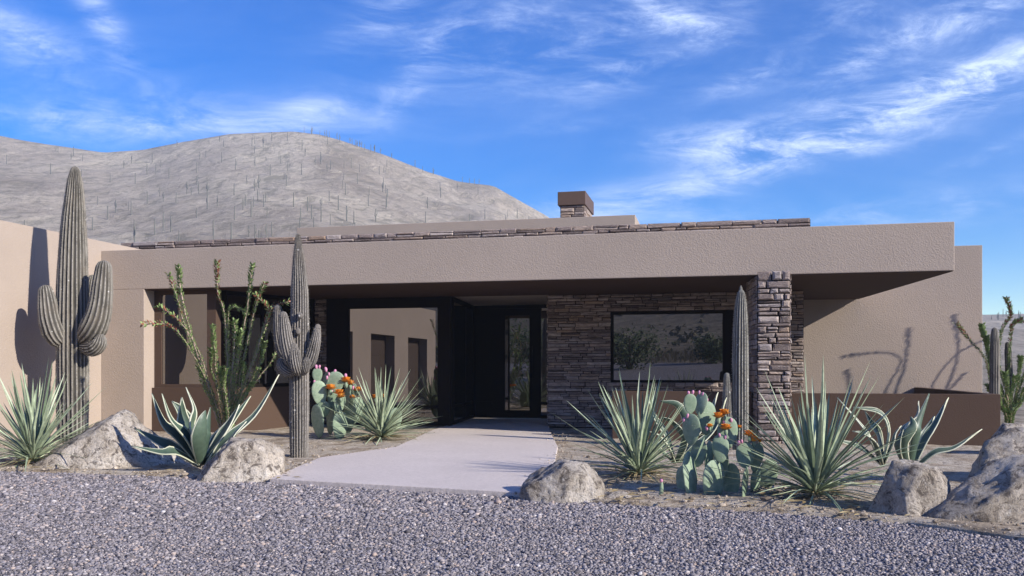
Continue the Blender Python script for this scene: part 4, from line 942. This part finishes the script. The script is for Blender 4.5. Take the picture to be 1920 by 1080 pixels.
prickly('flowering prickly pear between the slim saguaro and the left yucca', 625, 822, 15.6, -0.02,
    [(596, 790, 14, 32, 0, -4), (606, 768, 13, 17, 0, 15), (599, 737, 13, 24, 0, -6), (595, 703, 9.5, 14, 0, 0), (620, 788, 12, 28, 0.25, 4), (628, 745, 15, 24, 0.1, 0), (629, 716, 17, 20, 0.05, 6),
     (638, 798, 13, 27, -0.25, 4), (637, 757, 9, 19, -0.1, 14), (655, 782, 12, 32, 0.2, 8), (651, 745, 9, 22, 0.2, 4), (668, 770, 12, 26, 0.4, 14), (738, 788, 15, 24, 0.3, 10), (611, 712, 5, 16, 0.1, 8), (690, 786, 13, 24, 0.5, -8), (660, 735, 9, 18, 0.3, 12)],
    [(593, 688, 0, 3), (599, 688, 0, 3), (611, 693, 0.1, 13), (590, 717, 0, 2), (617, 702, 0.05, 6), (628, 697, 0.05, 6), (613, 708, 0.05, 6), (662, 727, 0.2, 15), (622, 734, 0, 5), (648, 705, 0.1, 6)],
    [(649, 717, 0.05, 6, 0.95), (657, 722, 0.1, 15, 0.8), (620, 731, -0.05, 5, 0.95), (636, 740, -0.15, 8, 0.9), (639, 746, -0.18, 8, 0.8), (671, 734, 0.25, 15, 0.8), (704, 747, 0.45, 14, 0.7), (714, 746, 0.45, 14, 0.7), (661, 747, 0.1, 10, 0.6)], 3)
prickly('flowering prickly pear between the two right hand yuccas beside the column cactus', 1345, 945, 8.75, -0.02,
    [(1294, 893, 19, 47, 0, -3), (1310, 850, 12, 26, 0.08, 10), (1296, 805, 13, 30, 0, 2), (1294, 757, 12, 19, 0, 0), (1314, 757, 10.5, 22, 0.12, 10), (1325, 784, 17, 32, 0.14, 4), (1338, 905, 21, 44, -0.1, 0), (1351, 841, 15, 27, -0.12, 0),
     (1364, 812, 19, 31, 0.0, 6), (1397, 853, 17, 25, -0.1, 4), (1396, 912, 8, 38, -0.25, 4), (1371, 904, 14, 36, 0.12, 2), (1418, 858, 8, 27, 0.05, 10), (1312, 842, 6, 24, -0.12, 22), (1330, 862, 12, 36, 0.15, 0), (1440, 890, 15, 30, 0.35, 14), (1416, 905, 12, 30, 0.2, 6), (1283, 905, 12, 32, 0.2, -4), (1352, 868, 10, 30, 0.2, 0)],
    [(1291, 737, 0, 3), (1299, 736, 0, 3), (1311, 736, 0.12, 4), (1318, 740, 0.12, 4), (1323, 744, 0.12, 4), (1326, 750, 0.14, 5), (1289, 780, 0, 2), (1282, 787, 0.02, 2), (1371, 788, 0, 8), (1357, 792, 0, 8), (1349, 816, -0.12, 7), (1360, 820, -0.12, 7), (1391, 828, -0.1, 9), (1385, 831, -0.1, 9), (1325, 803, -0.1, 13)],
    [(1358, 778, 0, 8, 1.0), (1347, 784, -0.02, 8, 1.0), (1361, 806, -0.06, 8, 1.0), (1386, 803, 0.05, 8, 0.55), (1405, 818, -0.1, 9, 1.0), (1413, 828, -0.06, 12, 1.0), (1425, 829, 0.05, 12, 0.6), (1331, 801, -0.1, 13, 0.6)], 5)
# small seedling pad with a red tip
Yq = 8.55; B = Vector(PT(1240, 944, Yq)); mb = MB(); vs, fs = ell(B+Vector((0, 0, M(20, Yq))), (M(4, Yq), 0, 0), (0, M(2.5, Yq), 0), (M(1, Yq), 0, M(23, Yq)), 12, 10); mb.add(vs, fs)
SD = tag(mb.build('prickly_pear', M_PAD, None, True, loc=B), 'tiny single pad cactus seedling with red tip at the gravel edge', 'cactus')
mb = MB(); vs, fs = ell(B+Vector((0, 0, M(43, Yq))), (M(3.2, Yq), 0, 0), (0, M(3.2, Yq), 0), (0, 0, M(4, Yq)), 8, 6); mb.add(vs, fs); mb.build('fruit', M_FRUIT, SD, True)

# boulders ---------------------------------------------------------------------
def boulder(label, c, half, planes, seed, rough=1.0, res=5):
    """c: base centre; half: half sizes; planes: (normal, offset 0-1) cut flat facets"""
    random.seed(seed); bm = bmesh.new(); bmesh.ops.create_icosphere(bm, subdivisions=res, radius=1.0)
    off = Vector((seed*7.3, seed*3.1, 0)); PL = [(Vector(n).normalized(), h) for n, h in planes]
    for _ in range(16):
        n = Vector((random.uniform(-1, 1), random.uniform(-1, 1), random.uniform(-0.2, 1))).normalized(); PL.append((n, random.uniform(0.80, 0.98)))
    vs = []
    for v in bm.verts:
        d = v.co.normalized(); r = 1.12
        for n, h in PL:
            q = d.dot(n)
            if q > 1e-3:
                s = h/q
                if s < r: r = s
        p = d*r
        p = p*(1+rough*(0.045*mnoise.fractal(p*1.6+off, 1.0, 2.0, 4)))
        p += d*rough*(0.022*mnoise.ridged_multi_fractal(p*3.0+off, 1.0, 2.0, 4, 1.0, 2.0) + 0.030*mnoise.fractal(p*9+off, 0.8, 2.0, 5) - 0.02)
        vs.append((c[0]+p.x*half[0], c[1]+p.y*half[1], c[2]+p.z*half[2]))
    mb = MB(); mb.add(vs, [tuple(v.index for v in f.verts) for f in bm.faces]); bm.free()
    return tag(mb.build('boulder', M_ROCK, None, True, loc=c), label, 'boulder')
def bpx(px0, px1, ytop, ybase, Y, zb=-0.05):
    """centre and half sizes of a boulder filling these photo columns and rows at distance Y"""
    cx = (px0+px1)/2; return ((cx-CX)/F*Y, Y, zb), M((px1-px0)/2, Y), (H-(ytop-HY)/F*Y)-zb
def rock(label, px0, px1, ytop, ybase, Y, depth, planes, seed, rough=1.0):
    c, hx, hz = bpx(px0, px1, ytop, ybase, Y); return boulder(label, c, (hx, depth, hz), planes, seed, rough)
rock('largest pale boulder with a pointed top below the tall saguaro', 58, 340, 768, 886, 11.3, 0.62, [((-0.75, -0.25, 1.0), 0.62), ((0.85, -0.3, 0.75), 0.66), ((-0.1, -1, 0.55), 0.72), ((0.5, -0.9, 0.3), 0.75)], 3)
rock('rounded pale boulder left of the path, right of the variegated agave', 368, 548, 812, 902, 10.1, 0.45, [((0.05, 0, 1), 0.86), ((1, -0.3, 0.35), 0.83), ((-0.9, -0.3, 0.75), 0.74), ((0.1, -1, 0.4), 0.8)], 8)
rock('grey twin humped boulder at the right corner of the path end', 984, 1144, 858, 946, 8.5, 0.36, [((-0.6, -0.2, 1.0), 0.80), ((0.9, -0.35, 0.75), 0.84), ((0.35, -1, 0.3), 0.75), ((-0.5, -1, 0.5), 0.75), ((0.1, 0, 1), 0.92)], 15)
rock('small dark stone at the gravel edge beside the grey twin humped boulder', 1128, 1182, 920, 946, 8.45, 0.13, [((0, 0, 1), 0.85)], 21)
rock('tan slab faced boulder at the foot of the largest yucca', 1636, 1796, 846, 984, 7.6, 0.34, [((-0.9, -0.5, 0.25), 0.84), ((0.85, -0.5, 0.40), 0.80), ((0.0, -1, 0.30), 0.78), ((0.12, -0.1, 1), 0.80)], 31)
rock('broad shaded boulder at the right edge in front of the upper boulder', 1766, 2140, 832, 1030, 7.3, 0.55, [((-0.75, -0.35, 1.0), 0.72), ((-0.2, -1, 0.35), 0.62), ((0.1, -0.45, 1), 0.78)], 44)
rock('dark sloping upper boulder at the right edge below the end of the low wall', 1822, 2130, 786, 900, 9.5, 0.6, [((-0.55, -0.5, 1.0), 0.70), ((-0.4, -1, 0.2), 0.70)], 52)
rock('sunlit small boulder beyond the right end of the low wall', 1860, 1990, 784, 835, 12.6, 0.35, [((0, 0, 1), 0.85)], 61)

# stones and crumbs of soil lying on the beds
random.seed(5)
mb = MB(); ivl = [Vector(x) for x in iv]; ifl = [tuple(int(q) for q in f) for f in ifc]
def crumb(x, y, r, z=-0.02):
    a = random.uniform(0, 6.28); sx, sy, sz = r*random.uniform(.8, 1.4), r*random.uniform(.6, 1), r*random.uniform(.4, .8); c, s = math.cos(a), math.sin(a)
    vs = []
    for q in ivl:
        k = random.uniform(.75, 1.2); X, Yq, Z = q.x*sx*k, q.y*sy*k, q.z*sz*k; vs.append((x+X*c-Yq*s, y+X*s+Yq*c, z+Z+sz*.3))
    mb.add(vs, ifl, 0, random.random())
for _ in range(4200):
    px = random.choice((random.uniform(-150, 640), random.uniform(1010, 2050))); e = float(np.interp(px, [q[0] for q in edge], [q[1] for q in edge]))
    py = e - random.random()**1.3*(70 if px < 700 else 95) - 1; x, y = G(px, py, -0.02)
    crumb(x, y, 0.008*random.lognormvariate(0, .55)*(2.2 if random.random() < .04 else 1))
for _ in range(900):                                # soil carried onto the edges of the path
    pl = random.choice(([(985, 926), (1040, 868), (1046, 838), (1030, 806)], [(505, 899), (600, 858), (742, 838), (812, 806)]))
    k = random.randrange(3); q = random.random(); e = 14 if pl[0][0] > 900 else 10
    x, y = G(pl[k][0]+(pl[k+1][0]-pl[k][0])*q + random.gauss(4 if pl[0][0] > 900 else -4, e), pl[k][1]+(pl[k+1][1]-pl[k][1])*q)
    crumb(x, y, 0.007*random.lognormvariate(0, .5), 0.0)
for _ in range(700):                                # fallen leaf bits
    px = random.choice((random.gauss(715, 70), random.gauss(1150, 90), random.gauss(1500, 110), random.gauss(420, 90), random.gauss(60, 60)))
    e = float(np.interp(px, [q[0] for q in edge], [q[1] for q in edge])); py = e - random.uniform(2, 70)
    if 560 < px < 1050: continue
    x, y = G(px, py, 0.0); a = random.uniform(0, 6.28); L = random.uniform(0.02, 0.09); w_ = L*random.uniform(0.1, 0.25); c, s = math.cos(a), math.sin(a); z = random.uniform(0.0, 0.02)
    mb.add([(x-c*L, y-s*L, z), (x-s*w_, y+c*w_, z+.008), (x+c*L, y+s*L, z+.004), (x+s*w_, y-c*w_, z)], [(0, 1, 2, 3)], 1, random.random())
tag(mb.build('soil_stones', [M_CRUMB, M_DRY]), 'small tan stones and crumbs scattered over the planting beds', 'stones', kind='stuff')

# things behind the camera which the windows mirror -----------------------------
def tree(label, x, y, z, h, w, seed):
    random.seed(seed); t = thing('palo_verde_tree', label, 'tree', (x, y, z)); B = Vector((x, y, z)); mb = MB(); ends = []
    for k in range(6):
        a = k*1.05+random.uniform(-.3, .3); d = Vector((math.cos(a), math.sin(a), 0))
        C = spline([B-Vector((0, 0, .1)), B+d*w*0.12+Vector((0, 0, h*0.3)), B+d*w*0.35+Vector((0, 0, h*0.6)), B+d*w*0.5+Vector((0, 0, h*0.8))], 8); tube(mb, C, 0.10, 0.03, 6); ends += C[3:]
    mb.build('trunk', M_BARK, t); mb = MB()
    for _ in range(2600):
        c = random.choice(ends)+Vector((random.gauss(0, w*0.16), random.gauss(0, w*0.16), random.gauss(-0.08*h, h*0.17)))
        d = Vector((random.uniform(-1, 1), random.uniform(-1, 1), random.uniform(-.6, 1))).normalized(); s = d.cross(Vector((random.random(), .3, random.random()))).normalized(); k = random.uniform(0.06, 0.15)
        mb.add([c-d*k, c+s*k*.5, c+d*k, c-s*k*.5], [(0, 1, 2, 3)], 0, random.random())
    mb.build('crown', M_TREEL, t)
tree('bushy green tree mirrored at the left of the picture window', -11.6, -24.5, rise(-24.5)-0.1, 2.9, 3.4, 1)
tree('smaller bushy tree mirrored in the middle of the picture window', -7.6, -33, rise(-33)-0.1, 2.2, 2.3, 2)
tree('bushy tree mirrored in the glass of the entry door', -17.5, -19, rise(-19)-0.1, 4.2, 4.5, 3)
boulder('pale boulder across the drive mirrored in the entry door', (-11.6, -5.0, rise(-5)-0.15), (1.1, 0.8, 0.85), [((0, 0, 1), 0.85)], 71, res=4)
random.seed(77)
mb = MB()
for _ in range(1500):
    x, y = (random.uniform(-26, -11.2), random.uniform(-16, -6.3)) if random.random() < 0.6 else (random.uniform(-14, 4), random.uniform(-44, -35)); b = Vector((x, y, rise(y)-0.15))
    for _ in range(4):
        a = random.uniform(0, 6.28); d = Vector((math.cos(a)*0.35, math.sin(a)*0.35, 1)); L = random.uniform(0.35, 0.8)
        blade(mb, [b, b+d*L*0.6, b+d*L+Vector((math.cos(a), math.sin(a), 0))*0.12], 0.03, Vector((0, -1, 0.2)), 3, 0.2, None, 0, None, random.random())
tag(mb.build('dry_grass', M_DRY), 'dry straw coloured grass across the drive mirrored in the glass', 'grass', kind='stuff')

# distant saguaros on the mountain -----------------------------------------------
random.seed(21)
def far_mesh(arms):
    mb = MB(); V = Vector
    tube(mb, [V((0, 0, -0.5)), V((0, 0, 2)), V((0, 0, 4)), V((0, 0, 5.0)), V((0, 0, 5.3))], 0.33, 0.26, 8)
    for s, z in arms: tube(mb, [V((0, 0, z)), V((s*0.55, 0, z+0.15)), V((s*0.85, 0, z+0.6)), V((s*0.88, 0, z+1.8))], 0.22, 0.18, 6)
    return mb
protos = []
for k, arms in enumerate(([], [(1, 2.2)], [(-1, 2.0), (1, 2.7)])):
    protos.append(far_mesh(arms))
meshes = []
def far_saguaro(px, s, sc):
    k = random.choice((0, 0, 0, 1, 2)); loc = mount(px, s)
    if len(meshes) < 3:
        while len(meshes) < 3:
            o = protos[len(meshes)].build('distant_saguaro', M_FARSAG, None, True, loc=(0, 0, 0)); meshes.append(o.data); bpy.data.objects.remove(o)
    o = bpy.data.objects.new('distant_saguaro', meshes[k]); COL.objects.link(o); o.location = loc
    sc *= 0.66; o.scale = (sc*0.62, sc*0.62, sc); o.rotation_euler = (0, 0, random.uniform(0, 6.28))
    tag(o, 'tiny distant saguaro standing on the hazy grey mountain slope', 'cactus', 'saguaros dotted over the distant mountain')
for _ in range(30): far_saguaro(random.choice((random.uniform(560, 900), random.uniform(560, 720))), random.uniform(0.985, 1.0), random.uniform(0.6, 0.95))
for _ in range(190):
    px = random.gauss(560, 260)
    if px < -20 or px > 1010: continue
    far_saguaro(px, random.uniform(0.28, 0.97), random.uniform(0.65, 1.05))
for _ in range(10): far_saguaro(random.uniform(1845, 1925), random.uniform(0.7, 1.0), random.uniform(0.6, 0.95))

# the air -------------------------------------------------------------------------
t = NT('haze_air'); pv = t.n('ShaderNodeVolumePrincipled'); pv.inputs['Color'].default_value = (0.74, 0.85, 1.0, 1); pv.inputs['Density'].default_value = 0.00075; pv.inputs['Anisotropy'].default_value = 0.2
t.l(pv.outputs[0], t.out.inputs['Volume'])
mb = MB(); mb.prism([(-1500, -420), (1500, -420), (1500, 560), (-1500, 560)], -80.0, 120.0); hz = tag(mb.build('haze', t.mat), kind='stuff'); hz['label'] = 'thin pale air between the house and the mountain'
scene.cycles.volume_bounces = 0
